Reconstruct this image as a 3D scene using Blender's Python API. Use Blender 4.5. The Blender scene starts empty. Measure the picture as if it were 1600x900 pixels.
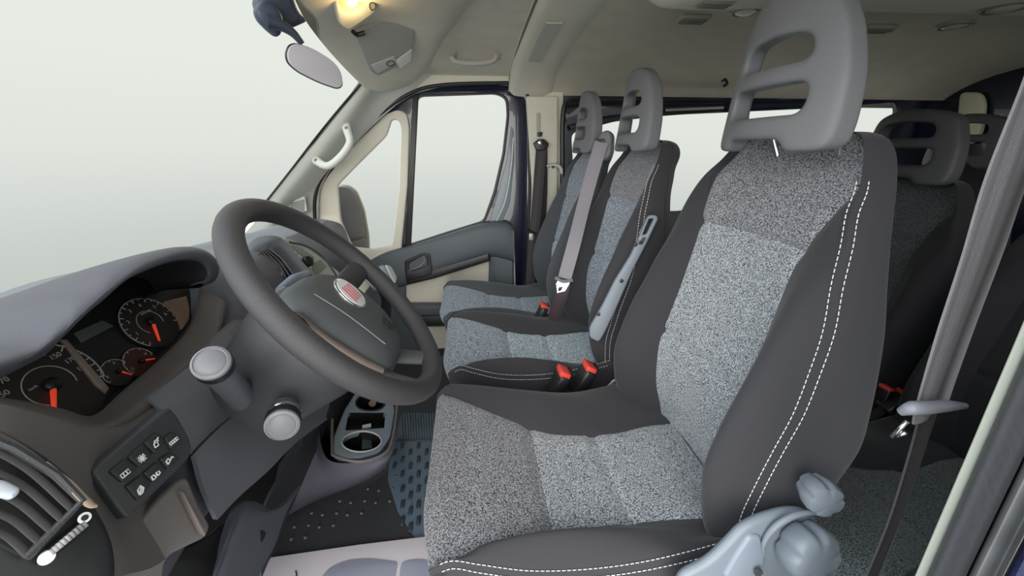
import bpy, bmesh, math, random
from mathutils import Vector, Matrix
random.seed(7)
PI = math.pi
SC = bpy.context.scene
COL = SC.collection
# ------------------------------------------------------------------ camera
FPX = 644.0
PITCH, YAW = math.radians(18.5), math.radians(5.9)
CAM = Vector((0, 0, 1.05))
FW = Vector((math.sin(YAW)*math.cos(PITCH), math.cos(YAW)*math.cos(PITCH), -math.sin(PITCH)))
RT = Vector((math.cos(YAW), -math.sin(YAW), 0))
UP = RT.cross(FW)
cd = bpy.data.cameras.new('camera'); cam = bpy.data.objects.new('camera', cd); COL.objects.link(cam)
cd.sensor_width = 36; cd.lens = FPX/1600*36; cd.clip_start = 0.02; cd.clip_end = 200
cam.matrix_world = Matrix.Translation(CAM) @ Matrix((RT, UP, -FW)).transposed().to_4x4()
SC.camera = cam
# ------------------------------------------------------------------ world
w = bpy.data.worlds.new('overcast'); SC.world = w; w.use_nodes = True
nt = w.node_tree; nt.nodes.clear()
wo = nt.nodes.new('ShaderNodeOutputWorld'); bg = nt.nodes.new('ShaderNodeBackground')
tc = nt.nodes.new('ShaderNodeTexCoord'); sx = nt.nodes.new('ShaderNodeSeparateXYZ'); cr = nt.nodes.new('ShaderNodeValToRGB')
mr = nt.nodes.new('ShaderNodeMapRange'); mr.inputs[1].default_value = -1; mr.inputs[2].default_value = 1
nt.links.new(tc.outputs['Generated'], sx.inputs[0]); nt.links.new(sx.outputs[2], mr.inputs[0]); nt.links.new(mr.outputs[0], cr.inputs[0])
e = cr.color_ramp.elements
e[0].position = 0.20; e[0].color = (.62, .68, .64, 1)
e[1].position = 0.58; e[1].color = (1.14, 1.19, 1.13, 1)
for p_, c_ in ((.36, (.72, .77, .73, 1)), (.43, (.86, .91, .87, 1)), (.50, (1.06, 1.11, 1.06, 1))):
    q = e.new(p_); q.color = c_
nt.links.new(cr.outputs[0], bg.inputs[0]); bg.inputs[1].default_value = 1.42
nt.links.new(bg.outputs[0], wo.inputs[0])
# ------------------------------------------------------------------ daylight
def sun(name, d, strength, ang, col):
    l = bpy.data.lights.new(name, 'SUN'); l.energy = strength; l.angle = math.radians(ang); l.color = col
    o = bpy.data.objects.new(name, l); COL.objects.link(o)
    o.rotation_euler = Vector(d).to_track_quat('-Z', 'Y').to_euler()
sun('sun', (.22, 1.0, -.28), 4.0, 60, (1, .98, .95))
sun('sky_glow', (1.0, .25, -.8), 2.6, 60, (.72, .86, 1))
SC.view_settings.view_transform = 'Standard'; SC.view_settings.look = 'None'
SC.view_settings.gamma = 1; SC.view_settings.exposure = 0.0; SC.view_settings.use_curve_mapping = False
SC.cycles.max_bounces = 8; SC.cycles.transparent_max_bounces = 16

# ------------------------------------------------------------------ helpers
def ray(px, py): return FW + RT*((px-800)/FPX) - UP*((py-450)/FPX)
def P(px, py, ax='y', v=0.0):
    """point of the line of sight (px,py) lying on the world plane ax = v"""
    d = ray(px, py); i = 'xyz'.index(ax)
    return CAM + d*((v-CAM[i])/d[i])
def PN(px, py, p0, n):
    d = ray(px, py); n = Vector(n)
    return CAM + d*((Vector(p0)-CAM).dot(n)/d.dot(n))

MATS = {}
def mat(name, col, rough=.6, metal=0, spec=.5, noise=0, nscale=300, bump=0, bscale=900, emis=None, coat=0):
    if name in MATS: return MATS[name]
    m = bpy.data.materials.new(name); m.use_nodes = True; t = m.node_tree; b = t.nodes['Principled BSDF']
    b.inputs['Base Color'].default_value = (*col, 1); b.inputs['Roughness'].default_value = rough
    b.inputs['Metallic'].default_value = metal; b.inputs['Specular IOR Level'].default_value = spec
    b.inputs['Coat Weight'].default_value = coat
    g = None
    if noise or bump:
        g = t.nodes.new('ShaderNodeTexCoord')
    if noise:
        n = t.nodes.new('ShaderNodeTexNoise'); n.inputs['Detail'].default_value = 3
        if isinstance(nscale, tuple):
            mp_ = t.nodes.new('ShaderNodeMapping'); mp_.inputs['Scale'].default_value = nscale; n.inputs['Scale'].default_value = 1
            t.links.new(g.outputs['Object'], mp_.inputs[0]); t.links.new(mp_.outputs[0], n.inputs['Vector'])
        else:
            n.inputs['Scale'].default_value = nscale; t.links.new(g.outputs['Object'], n.inputs['Vector'])
        r = t.nodes.new('ShaderNodeValToRGB'); r.color_ramp.elements[0].position = .3; r.color_ramp.elements[1].position = .7
        r.color_ramp.elements[0].color = (*[c*(1-noise) for c in col], 1); r.color_ramp.elements[1].color = (*[min(1, c*(1+noise)) for c in col], 1)
        t.links.new(n.outputs['Fac'], r.inputs[0]); t.links.new(r.outputs[0], b.inputs['Base Color'])
    if bump:
        n = t.nodes.new('ShaderNodeTexNoise'); n.inputs['Scale'].default_value = bscale; n.inputs['Detail'].default_value = 2
        t.links.new(g.outputs['Object'], n.inputs['Vector'])
        bm_ = t.nodes.new('ShaderNodeBump'); bm_.inputs['Strength'].default_value = bump; bm_.inputs['Distance'].default_value = .001
        t.links.new(n.outputs['Fac'], bm_.inputs['Height']); t.links.new(bm_.outputs[0], b.inputs['Normal'])
    if emis:
        b.inputs['Emission Color'].default_value = (*emis[0], 1); b.inputs['Emission Strength'].default_value = emis[1]
    MATS[name] = m; return m
def speckle(name, dark, light, sc=420, mid=.5):
    m = bpy.data.materials.new(name); m.use_nodes = True; t = m.node_tree; b = t.nodes['Principled BSDF']
    g = t.nodes.new('ShaderNodeTexCoord')
    n = t.nodes.new('ShaderNodeTexNoise'); n.inputs['Scale'].default_value = sc; n.inputs['Detail'].default_value = 1.5; n.inputs['Roughness'].default_value = .7
    t.links.new(g.outputs['Object'], n.inputs['Vector'])
    r = t.nodes.new('ShaderNodeValToRGB'); r.color_ramp.elements[0].position = mid-.10; r.color_ramp.elements[1].position = mid+.10
    r.color_ramp.elements[0].color = (*dark, 1); r.color_ramp.elements[1].color = (*light, 1)
    t.links.new(n.outputs['Fac'], r.inputs[0]); t.links.new(r.outputs[0], b.inputs['Base Color'])
    b.inputs['Roughness'].default_value = .95; b.inputs['Specular IOR Level'].default_value = .2
    b.inputs['Sheen Weight'].default_value = .2
    bu = t.nodes.new('ShaderNodeBump'); bu.inputs['Strength'].default_value = .3; bu.inputs['Distance'].default_value = .001
    t.links.new(n.outputs['Fac'], bu.inputs['Height']); t.links.new(bu.outputs[0], b.inputs['Normal'])
    return m
def twill(name, c1, c2, sc=260):
    m = bpy.data.materials.new(name); m.use_nodes = True; t = m.node_tree; b = t.nodes['Principled BSDF']
    g = t.nodes.new('ShaderNodeTexCoord'); mp = t.nodes.new('ShaderNodeMapping'); mp.inputs['Rotation'].default_value = (.5, .6, .4)
    wv = t.nodes.new('ShaderNodeTexWave'); wv.inputs['Scale'].default_value = sc; wv.inputs['Distortion'].default_value = 1.0; wv.inputs['Detail Scale'].default_value = 3
    t.links.new(g.outputs['Object'], mp.inputs[0]); t.links.new(mp.outputs[0], wv.inputs['Vector'])
    r = t.nodes.new('ShaderNodeValToRGB'); r.color_ramp.elements[0].color = (*c1, 1); r.color_ramp.elements[1].color = (*c2, 1)
    t.links.new(wv.outputs['Fac'], r.inputs[0]); t.links.new(r.outputs[0], b.inputs['Base Color'])
    b.inputs['Roughness'].default_value = .85; b.inputs['Specular IOR Level'].default_value = .3; b.inputs['Sheen Weight'].default_value = .15
    return m
def glassmat(name, tint, gloss=.06):
    m = bpy.data.materials.new(name); m.use_nodes = True; t = m.node_tree; t.nodes.clear()
    o = t.nodes.new('ShaderNodeOutputMaterial'); a = t.nodes.new('ShaderNodeBsdfTransparent'); a.inputs[0].default_value = (*tint, 1)
    gl = t.nodes.new('ShaderNodeBsdfGlossy'); gl.inputs['Roughness'].default_value = .02; mx = t.nodes.new('ShaderNodeMixShader'); mx.inputs[0].default_value = gloss
    t.links.new(a.outputs[0], mx.inputs[1]); t.links.new(gl.outputs[0], mx.inputs[2]); t.links.new(mx.outputs[0], o.inputs[0]); return m

SPK = speckle('speckled_fabric', (.035, .035, .04), (.42, .42, .46))
SPKL = speckle('light_speckled_fabric', (.05, .055, .06), (.55, .575, .62))
TW = twill('dark_twill', (.022, .021, .025), (.054, .052, .060))
M_PL = mat('dash_plastic', (.098, .099, .122), .5, bump=.5)
M_PL2 = mat('dash_plastic_dark', (.042, .043, .048), .5, bump=.4)
M_PLB = mat('brown_grey_plastic', (.15, .132, .13), .55, bump=.4)
M_PLT = mat('dash_top_plastic', (.24, .26, .30), .5, bump=.4)
M_BLK = mat('black_plastic', (.012, .012, .014), .4)
M_BLKM = mat('matte_black', (.006, .006, .007), .9)
M_WH = mat('wheel_leather', (.047, .045, .050), .42, bump=.8, bscale=1400)
M_HUB = mat('hub_plastic', (.075, .08, .086), .55, bump=.3)
M_HR = mat('headrest_grey', (.17, .17, .185), .5, bump=.3)
M_HRD = mat('headrest_dark', (.055, .058, .060), .55)
M_BRK = mat('bracket_grey', (.20, .23, .27), .45)
M_CR = mat('cream_trim', (.68, .645, .55), .6, noise=.03, nscale=5)
M_CRW = mat('cream_white_trim', (.62, .63, .58), .55)
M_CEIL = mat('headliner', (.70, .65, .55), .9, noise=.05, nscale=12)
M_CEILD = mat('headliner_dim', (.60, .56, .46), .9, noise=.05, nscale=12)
M_NAVY = mat('navy_paint', (.006, .009, .028), .25, coat=.5)
M_DOOR = mat('door_trim_grey', (.075, .088, .105), .5, bump=.3)
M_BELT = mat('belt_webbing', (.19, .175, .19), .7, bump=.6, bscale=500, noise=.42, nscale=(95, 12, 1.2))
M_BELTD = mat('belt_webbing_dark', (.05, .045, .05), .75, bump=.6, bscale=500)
M_RED = mat('buckle_red', (.75, .07, .05), .45)
M_CHR = mat('chrome', (.75, .75, .78), .15, 1)
M_SIL = mat('silver_plastic', (.50, .52, .50), .35, .3)
M_WHT = mat('white_print', (.85, .85, .85), .6)
M_NEED = mat('needle_red', (.85, .06, .03), .5, emis=((1, .08, .03), .35))
M_STITCH = mat('white_thread', (.80, .78, .76), .8)
M_RUB = mat('mat_rubber', (.055, .056, .066), .45, bump=.4)
M_RUBB = mat('mat_rubber_blue', (.13, .19, .26), .4, bump=.3)
M_GLASS = glassmat('window_glass', (.70, .70, .695), 0.0)
M_MIR = mat('mirror_glass', (.55, .53, .57), .12, 1)
M_PAP = mat('paper', (.92, .87, .97), .7, noise=.05, nscale=4)
M_DRK = mat('dark_lining', (.018, .018, .022), .8)

def finish(o, label=None, cat=None, group=None, kind=None):
    if label: o['label'] = label
    if cat: o['category'] = cat
    if group: o['group'] = group
    if kind: o['kind'] = kind
    return o
def thing(name, label, cat, loc=(0, 0, 0), group=None):
    o = bpy.data.objects.new(name, None); COL.objects.link(o); o.empty_display_size = .02
    o.location = loc
    return finish(o, label, cat, group)
def link(name, me, m, parent=None, smooth=True):
    o = bpy.data.objects.new(name, me); COL.objects.link(o)
    if m is not None:
        me.materials.clear(); me.materials.append(m)
    if smooth:
        for p in me.polygons: p.use_smooth = True
    return o
def setparent(o, parent):
    o.parent = parent
    if parent.type == 'EMPTY': o.matrix_parent_inverse = Matrix.Translation(-Vector(parent.location))
    return o
def mesh(name, vs, fs, m, parent=None, smooth=True, auto=40):
    me = bpy.data.meshes.new(name); me.from_pydata([tuple(v) for v in vs], [], fs); me.update()
    bm = bmesh.new(); bm.from_mesh(me); bmesh.ops.recalc_face_normals(bm, faces=bm.faces)
    if smooth:
        for e_ in bm.edges:
            if len(e_.link_faces) == 2 and e_.calc_face_angle(0) > math.radians(auto): e_.smooth = False
    bm.to_mesh(me); bm.free()
    o = link(name, me, m, None, smooth)
    if parent is not None: setparent(o, parent)
    return o
def cr1(pts, n, closed=False):
    """Catmull-Rom through pts (Vectors), n samples per span"""
    out = []; N = len(pts); pts = [Vector(p) for p in pts]
    spans = N if closed else N-1
    for i in range(spans):
        if closed: a, b, c, d = pts[(i-1) % N], pts[i], pts[(i+1) % N], pts[(i+2) % N]
        else:
            b, c = pts[i], pts[i+1]; a = pts[i-1] if i else b*2-c; d = pts[i+2] if i+2 < N else c*2-b
        for k in range(n):
            t = k/n
            out.append(.5*((2*b)+(c-a)*t+(2*a-5*b+4*c-d)*t*t+(3*b-a-3*c+d)*t**3))
    if not closed: out.append(pts[-1].copy())
    return out
def gridpts(rows, nu=6, nv=6, closed=False):
    r = [cr1(row, nu, closed) for row in rows]
    cols = list(zip(*r))
    c2 = [cr1(c, nv) for c in cols]
    return [list(x) for x in zip(*c2)]
def gridmesh(name, g, m, parent=None, closed=False, thick=0, tdir=None, smooth=True):
    R, Cn = len(g), len(g[0]); vs = [v for r in g for v in r]; fs = []
    for i in range(R-1):
        for j in range(Cn if closed else Cn-1):
            j2 = (j+1) % Cn
            fs.append((i*Cn+j, i*Cn+j2, (i+1)*Cn+j2, (i+1)*Cn+j))
    if thick:
        td = Vector(tdir)*thick; n0 = len(vs); vs = vs+[v+td for v in vs]
        fs2 = [tuple(n0+k for k in reversed(f)) for f in fs]; fs += fs2
        b = []
        top = [j for j in range(Cn)]; bot = [(R-1)*Cn+j for j in range(Cn)]
        for L in (top, bot):
            for a_, b_ in zip(L[:-1], L[1:]): fs.append((a_, b_, n0+b_, n0+a_))
        for L in ([i*Cn for i in range(R)], [i*Cn+Cn-1 for i in range(R)]):
            for a_, b_ in zip(L[:-1], L[1:]): fs.append((a_, b_, n0+b_, n0+a_))
    return mesh(name, vs, fs, m, parent, smooth)
def roundpoly(pts, r, n=5):
    """round the corners of a closed 2-D polygon"""
    out = []; N = len(pts)
    for i in range(N):
        a, b, c = Vector(pts[i-1]), Vector(pts[i]), Vector(pts[(i+1) % N])
        u, v = (a-b), (c-b); k = min(r, u.length*.48, v.length*.48)
        if u.length < 1e-6 or v.length < 1e-6: continue
        p, q = b+u.normalized()*k, b+v.normalized()*k
        for t in range(n+1):
            t /= n; out.append(p*(1-t)**2+b*2*t*(1-t)+q*t*t)
    return out
def plate(name, outer, p0, n, thick, m, parent=None, holes=(), bevel=.002, r=0, rh=None, raw=False, back=True, smooth_pts=False):
    """solid plate: outlines are picture points dropped on the plane (p0,n), its thickness goes away from the viewer"""
    n = Vector(n).normalized(); p0 = Vector(p0)
    if n.dot(CAM-p0) < 0: n = -n
    ux = Vector((1, 0, 0)) if abs(n.x) < .8 else Vector((0, 1, 0))
    ux = (ux - n*ux.dot(n)).normalized(); uy = n.cross(ux)
    def flat(L):
        o = []
        for q in L:
            v = Vector(q) if len(q) == 3 else PN(q[0], q[1], p0, n)
            o.append(Vector(((v-p0).dot(ux), (v-p0).dot(uy))))
        return o
    cu = bpy.data.curves.new(name, 'CURVE'); cu.dimensions = '2D'; cu.fill_mode = 'BOTH'
    bevel = min(bevel, thick*.49)
    cu.extrude = thick/2-bevel; cu.bevel_depth = bevel; cu.bevel_resolution = 2; cu.offset = -bevel
    loops = [(outer, r)]+[(h, r if rh is None else rh) for h in holes]
    for L, rr in loops:
        f = flat(L)
        if smooth_pts: f = [v.to_2d() for v in cr1([v.to_3d() for v in f], 5, True)]
        elif rr: f = roundpoly(f, rr)
        sp = cu.splines.new('POLY'); sp.points.add(len(f)-1); sp.use_cyclic_u = True
        for i, v in enumerate(f): sp.points[i].co = (v.x, v.y, 0, 1)
    tmp = bpy.data.objects.new('tmp', cu); COL.objects.link(tmp)
    me = bpy.data.meshes.new_from_object(tmp.evaluated_get(bpy.context.evaluated_depsgraph_get()))
    bpy.data.objects.remove(tmp); bpy.data.curves.remove(cu)
    M = Matrix.Translation(p0 - n*(thick/2 if back else -thick/2)) @ Matrix((ux, uy, n)).transposed().to_4x4()
    me.transform(M)
    if raw: return me, M
    bm = bmesh.new(); bm.from_mesh(me)
    bmesh.ops.remove_doubles(bm, verts=bm.verts, dist=1e-5)
    for e_ in bm.edges:
        if len(e_.link_faces) == 2 and e_.calc_face_angle(0) > math.radians(35): e_.smooth = False
    bm.to_mesh(me); bm.free()
    me.name = name
    o = link(name, me, m, None, True)
    if parent is not None: setparent(o, parent)
    return o
def tube(name, pts, rad, m, parent=None, seg=12, n=6, closed=False, flat=1.0, flatdir=None, smoothpath=True, join=None):
    pts = [Vector(p) for p in pts]
    path = cr1(pts, n, closed) if smoothpath else pts
    N = len(path); vs = []; fs = []
    if callable(rad): rf = rad
    elif isinstance(rad, (list, tuple)):
        def rf(t):
            x = t*(len(rad)-1); i = min(int(x), len(rad)-2); return rad[i]+(rad[i+1]-rad[i])*(x-i)
    else: rf = lambda t: rad
    nrm = None
    for i, p in enumerate(path):
        a = path[(i-1) % N] if (closed or i) else p; b = path[(i+1) % N] if (closed or i < N-1) else p
        t = (b-a).normalized()
        if flatdir is not None: nn = (Vector(flatdir)-t*Vector(flatdir).dot(t)).normalized()
        elif nrm is None:
            h = Vector((0, 0, 1)) if abs(t.z) < .9 else Vector((1, 0, 0)); nn = (h-t*h.dot(t)).normalized()
        else: nn = (nrm-t*nrm.dot(t)).normalized()
        nrm = nn; bb = t.cross(nn); r_ = rf(i/max(1, N-1))
        for k in range(seg):
            a_ = 2*PI*k/seg; vs.append(p+nn*(math.cos(a_)*r_*flat)+bb*(math.sin(a_)*r_))
    for i in range(N if closed else N-1):
        for k in range(seg):
            fs.append((i*seg+k, i*seg+(k+1) % seg, ((i+1) % N)*seg+(k+1) % seg, ((i+1) % N)*seg+k))
    if not closed:
        fs.append(tuple(range(seg))[::-1]); fs.append(tuple((N-1)*seg+k for k in range(seg)))
    if join is not None:
        o_ = len(join[0]); join[0].extend(vs); join[1].extend([tuple(q+o_ for q in f) for f in fs]); return
    return mesh(name, vs, fs, m, parent)
def lathe(name, prof, p0, axis, m, parent=None, seg=32, flute=0, nf=0, ref=None):
    """prof: list of (distance along axis, radius)"""
    ax = Vector(axis).normalized(); h = Vector(ref) if ref else (Vector((0, 0, 1)) if abs(ax.z) < .9 else Vector((1, 0, 0)))
    u = (h-ax*h.dot(ax)).normalized(); v = ax.cross(u); vs = []; fs = []
    for a, r_ in prof:
        for k in range(seg):
            t = 2*PI*k/seg; rr = r_
            if nf: rr = r_*(1-flute*max(0, math.cos(nf*t))**2)
            vs.append(Vector(p0)+ax*a+u*(math.cos(t)*rr)+v*(math.sin(t)*rr))
    for i in range(len(prof)-1):
        for k in range(seg): fs.append((i*seg+k, i*seg+(k+1) % seg, (i+1)*seg+(k+1) % seg, (i+1)*seg+k))
    fs.append(tuple(range(seg))[::-1]); fs.append(tuple((len(prof)-1)*seg+k for k in range(seg)))
    return mesh(name, vs, fs, m, parent)
def box(name, c, sx_, sy_, sz_, m, parent=None, rot=None, bevel=.003):
    bm = bmesh.new(); bmesh.ops.create_cube(bm, size=1)
    bmesh.ops.scale(bm, vec=(sx_, sy_, sz_), verts=bm.verts)
    if bevel: bmesh.ops.bevel(bm, geom=bm.edges[:], offset=bevel, segments=2, affect='EDGES', profile=.5)
    M = Matrix.Translation(Vector(c)) @ (rot.to_4x4() if rot is not None else Matrix.Identity(4))
    bmesh.ops.transform(bm, matrix=M, verts=bm.verts)
    me = bpy.data.meshes.new(name); bm.to_mesh(me); bm.free()
    o = link(name, me, m, None, False)
    for p in me.polygons: p.use_smooth = True
    bm = bmesh.new(); bm.from_mesh(me)
    for e_ in bm.edges:
        if len(e_.link_faces) == 2 and e_.calc_face_angle(0) > math.radians(50): e_.smooth = False
    bm.to_mesh(me); bm.free()
    if parent is not None: setparent(o, parent)
    return o
def ribbon(name, pts, width, wdir, thick, m, parent=None, n=8, fold=0):
    """webbing: pts centre line, wdir width direction (one or per point)"""
    path = cr1(pts, n); N = len(path); vs = []; fs = []
    wd = [Vector(x) for x in wdir] if isinstance(wdir[0], (tuple, list, Vector)) else [Vector(wdir)]*len(pts)
    wds = cr1(wd, n); K = 6
    for i, p in enumerate(path):
        a = path[max(0, i-1)]; b = path[min(N-1, i+1)]; t = (b-a).normalized()
        w_ = wds[i]; w_ = (w_-t*w_.dot(t)).normalized(); nn = t.cross(w_)
        for s in (1, -1):
            for k in range(K+1):
                q = -1+2*k/K; q *= s
                vs.append(p+w_*(q*width/2)+nn*(s*thick/2+fold*math.sin(q*4+i*.05)))
    R_ = 2*(K+1)
    for i in range(N-1):
        for k in range(R_): fs.append((i*R_+k, i*R_+(k+1) % R_, (i+1)*R_+(k+1) % R_, (i+1)*R_+k))
    fs.append(tuple(range(R_))[::-1]); fs.append(tuple((N-1)*R_+k for k in range(R_)))
    return mesh(name, vs, fs, m, parent)
def text(name, s, p0, xdir, n, size, m, parent=None):
    cu = bpy.data.curves.new(name, 'FONT'); cu.body = s; cu.size = size; cu.align_x = 'CENTER'; cu.align_y = 'CENTER'; cu.extrude = .0003
    n = Vector(n).normalized(); x = Vector(xdir); x = (x-n*x.dot(n)).normalized(); y = n.cross(x)
    tmp = bpy.data.objects.new('tmp', cu); COL.objects.link(tmp)
    me = bpy.data.meshes.new_from_object(tmp.evaluated_get(bpy.context.evaluated_depsgraph_get()))
    bpy.data.objects.remove(tmp); bpy.data.curves.remove(cu)
    me.transform(Matrix.Translation(Vector(p0)) @ Matrix((x, y, n)).transposed().to_4x4()); me.name = name
    o = link(name, me, m, None, False)
    if parent is not None: setparent(o, parent)
    return o
def interp(tab, x):
    if x <= tab[0][0]: return tab[0][1]
    for (a, va), (b, vb) in zip(tab[:-1], tab[1:]):
        if x <= b: return va+(vb-va)*(x-a)/(b-a)
    return tab[-1][1]

#PARTS
# ================================================================== SHELL OF THE VAN
def struct(o): o['kind'] = 'structure'; return o
YR = 2.10                                                     # passenger-side wall plane
n_side = (0, -1, 0)
# floor
struct(gridmesh('floor', [[Vector((-1.3, .12, 0)), Vector((-1.3, 2.15, 0))], [Vector((2.5, .12, 0)), Vector((2.5, 2.15, 0))]], M_DRK, thick=.03, tdir=(0, 0, -1)))
# ceiling, cab part and rear part
prof = [(2.13, 1.27), (2.09, 1.315), (2.0, 1.365), (1.85, 1.405), (1.5, 1.445), (1.0, 1.46), (.5, 1.45), (.3, 1.41), (.2, 1.36)]
prof_cab = [(2.13, 1.345), (2.09, 1.368), (2.0, 1.39), (1.85, 1.415), (1.5, 1.445), (1.0, 1.46), (.5, 1.45), (.3, 1.41), (.2, 1.36)]
def ceil(name, x0, x1, dz, m, nx=8, prof=prof):
    rows = []
    for i in range(nx+1):
        x = x0+(x1-x0)*i/nx
        rows.append([Vector((x, y, z+dz-(.05 if y < 2.05 else 0)*max(0, (-.15-x))**1.2)) for y, z in prof])
    return struct(gridmesh(name, gridpts(rows, 4, 1), m, thick=.02, tdir=(0, 0, 1)))
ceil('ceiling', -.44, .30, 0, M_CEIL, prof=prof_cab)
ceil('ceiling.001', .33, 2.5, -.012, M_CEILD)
# rear wall and the driver-side wall behind the cab door
struct(box('wall_rear', (2.49, 1.12, .68), .03, 2.1, 1.5, M_NAVY, bevel=0))
Q3 = lambda x, z, y=.155: Vector((x, y, z))
struct(plate('wall_left', [Q3(.515, -.02), Q3(2.5, -.02), Q3(2.5, 1.42), Q3(.515, 1.42)], (0, .155, 0), (0, -1, 0), .03, M_DRK, holes=[[Q3(.80, .72), Q3(2.2, .72), Q3(2.2, 1.26), Q3(.80, 1.26)]], bevel=.002, r=0, rh=.05))
struct(plate('window_5', [Q3(.78, .70), Q3(2.22, .70), Q3(2.22, 1.28), Q3(.78, 1.28)], (0, .150, 0), (0, -1, 0), .004, M_GLASS, bevel=.001))
# roof bow over the B pillar
bow = []
for y, z in prof[1:]:
    bow.append([Vector((.20, y, z-.001)), Vector((.215, y-.004, z-.018)), Vector((.24, y-.006, z-.028)), Vector((.33, y-.006, z-.030)), Vector((.375, y-.004, z-.022)), Vector((.40, y, z-.013))])
BOW = struct(gridmesh('trim_1', gridpts(bow, 3, 4), M_CR, thick=.012, tdir=(0, 0, 1)))
rc = [Vector((.275, y, interp([(a, b) for a, b in prof[::-1]], y)-.0315)) for y in (1.42, 1.55, 1.68, 1.80)]
rib = ribbon('bow_recess', rc, .05, (1, 0, 0), .004, mat('cream_recess', (.50, .49, .43), .6), BOW)
# B pillar, cream, passenger side
def vwall(name, outer, y, thick, m, holes=(), r=.02, bevel=.004, rh=None, smooth=False, parent=None):
    return plate(name, outer, (0, y, 0), n_side, thick, m, parent, holes, bevel, r, rh)
s = struct(vwall('wall_right', [(560, 60), (575, 138), (408, 328), (330, 700), (560, 905), (900, 905), (872, 500), (882, 350), (880, 180), (881, 120), (820, 80), (700, 60)],
      2.085, .03, M_CR, holes=[[(512, 268), (496, 300), (492, 340), (505, 420), (520, 600), (815, 640), (822, 440), (826, 300), (824, 160), (812, 134), (770, 131), (690, 134), (645, 146), (600, 175), (550, 225)]], r=.03, bevel=.006))
BPT = struct(vwall('trim_2', [(822, 150), (872, 150), (872, 178), (870, 560), (815, 560), (832, 300)], 2.05, .035, M_CR, r=.01, bevel=.008))
for a in [(842, 143), (867, 143)]:
    pass
sl = vwall('belt_slot', [(838, 176), (845, 176), (845, 214), (838, 214)], 2.049, .004, mat('slot_shade', (.42, .40, .34), .6), r=.006, parent=BPT)
# A-pillar trim (cream-white), runs along the windscreen edge
rows = []
for (a, b, c) in [((585, 100), (625, 118), (680, 112)), ((562, 126), (592, 150), (640, 146)), ((530, 172), (560, 195), (590, 190)), ((495, 215), (525, 240), (540, 240)), ((455, 267), (485, 290), (505, 280)), ((415, 318), (445, 338), (497, 318)), ((400, 345), (440, 375), (497, 370)), ((338, 412), (385, 430), (497, 440))]:
    rows.append([P(*a, 'y', 1.90), P((a[0]*.5+b[0]*.5)+4, (a[1]*.5+b[1]*.5)-3, 'y', 1.93), P(*b, 'y', 2.02), P(*c, 'y', 2.082)])
ap = struct(gridmesh('trim_3', gridpts(rows, 4, 4), M_CRW, thick=.02, tdir=(0, 1, .3)))
for xx_ in (.203, .398):
    tube('bow_seam', [Vector((xx_, y, z-.010)) for y, z in (prof[1:] if xx_ > .3 else prof_cab[1:])], .0035, mat('seam_dark_cream', (.16, .15, .13), .8), BOW, seg=6)  # dark cream seam along each edge of the bow
tube('trim_12', [P(566, 128, 'y', 1.897), P(530, 170, 'y', 1.897), P(495, 213, 'y', 1.897), P(455, 265, 'y', 1.897), P(414, 317, 'y', 1.897)], .004, M_BLK)['kind'] = 'structure'
tube('trim_13', [P(x, y, 'y', 2.074) for x, y in [(500, 420), (492, 345), (494, 300), (511, 266), (550, 222), (600, 173), (645, 144), (690, 133), (770, 130), (813, 133), (825, 160), (827, 300), (822, 440), (818, 560)]], .008, M_BLK)['kind'] = 'structure'
# ventilation grille at the foot of the A pillar
g = thing('pillar_grille', 'small light grey slotted speaker grille at the foot of the passenger-side windscreen pillar', 'grille', P(464, 325, 'y', 2.0))
plate('grille_frame', [(447, 318), (476, 306), (480, 330), (449, 338)], (0, 2.0, 0), (.1, -1, .1), .012, M_CRW, g, r=.008)
for i in range(7):
    y0 = 314+i*3.0
    plate('slat', [(453, y0+4), (475, y0-2), (475.5, y0-.5), (453, y0+5.5)], (0, 1.994, 0), (.1, -1, .1), .004, M_HR, g, bevel=.0005)

# ================================================================== PASSENGER DOOR
D = thing('door_1', 'passenger door', 'door', (0, 2.14, 0)); del D['category']; del D['label']; D['kind'] = 'structure'
YD = 2.125
WIN = [(654, 151), (775, 147), (790, 154), (792, 180), (785, 240), (771, 300), (755, 345), (700, 362), (639, 382), (642, 300), (648, 190)]
QW = [(527, 290), (552, 264), (604, 212), (612, 187), (622, 187), (627, 200), (624, 290), (613, 384), (582, 390), (550, 386), (532, 345)]
plate('door_frame', [(490, 300), (515, 262), (555, 218), (605, 170), (650, 140), (700, 131), (775, 128), (812, 134), (825, 160), (824, 440), (816, 640), (500, 600), (492, 380)], (0, YD, 0), n_side, .03, M_NAVY, D, holes=[WIN, [(520, 295), (545, 264), (600, 208), (612, 180), (630, 182), (634, 200), (630, 290), (618, 394), (582, 400), (540, 396), (522, 350)], [(636, 445), (764, 408), (760, 480), (745, 630), (640, 620)]], bevel=.006, r=.025)
plate('quarter_frame', [(497, 330), (494, 302), (516, 270), (556, 224), (604, 178), (622, 171), (636, 177), (640, 200), (637, 290), (627, 392), (600, 402), (560, 470), (505, 420)], (0, YD-.016, 0), n_side, .026, M_CR, D, holes=[QW], bevel=.008, r=.02)
plate('divider_bar', [(645, 146), (654, 146), (642, 386), (632, 388)], (0, YD-.018, 0), n_side, .02, M_BLK, D, bevel=.004)
plate('window_seal', [(650, 147), (778, 143), (794, 152), (796, 180), (789, 242), (775, 303), (757, 350), (700, 367), (636, 387), (639, 300), (644, 190)], (0, YD-.012, 0), n_side, .012, M_BLK, D, holes=[WIN], bevel=.003, r=.02)
plate('window_channel', [(799, 196), (803, 205), (804, 250), (797, 318), (786, 345), (764, 350), (778, 302), (792, 250)], (0, YD-.010, 0), n_side, .014, mat('channel_grey', (.20, .24, .28), .3), D, bevel=.003, r=.01)
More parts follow.
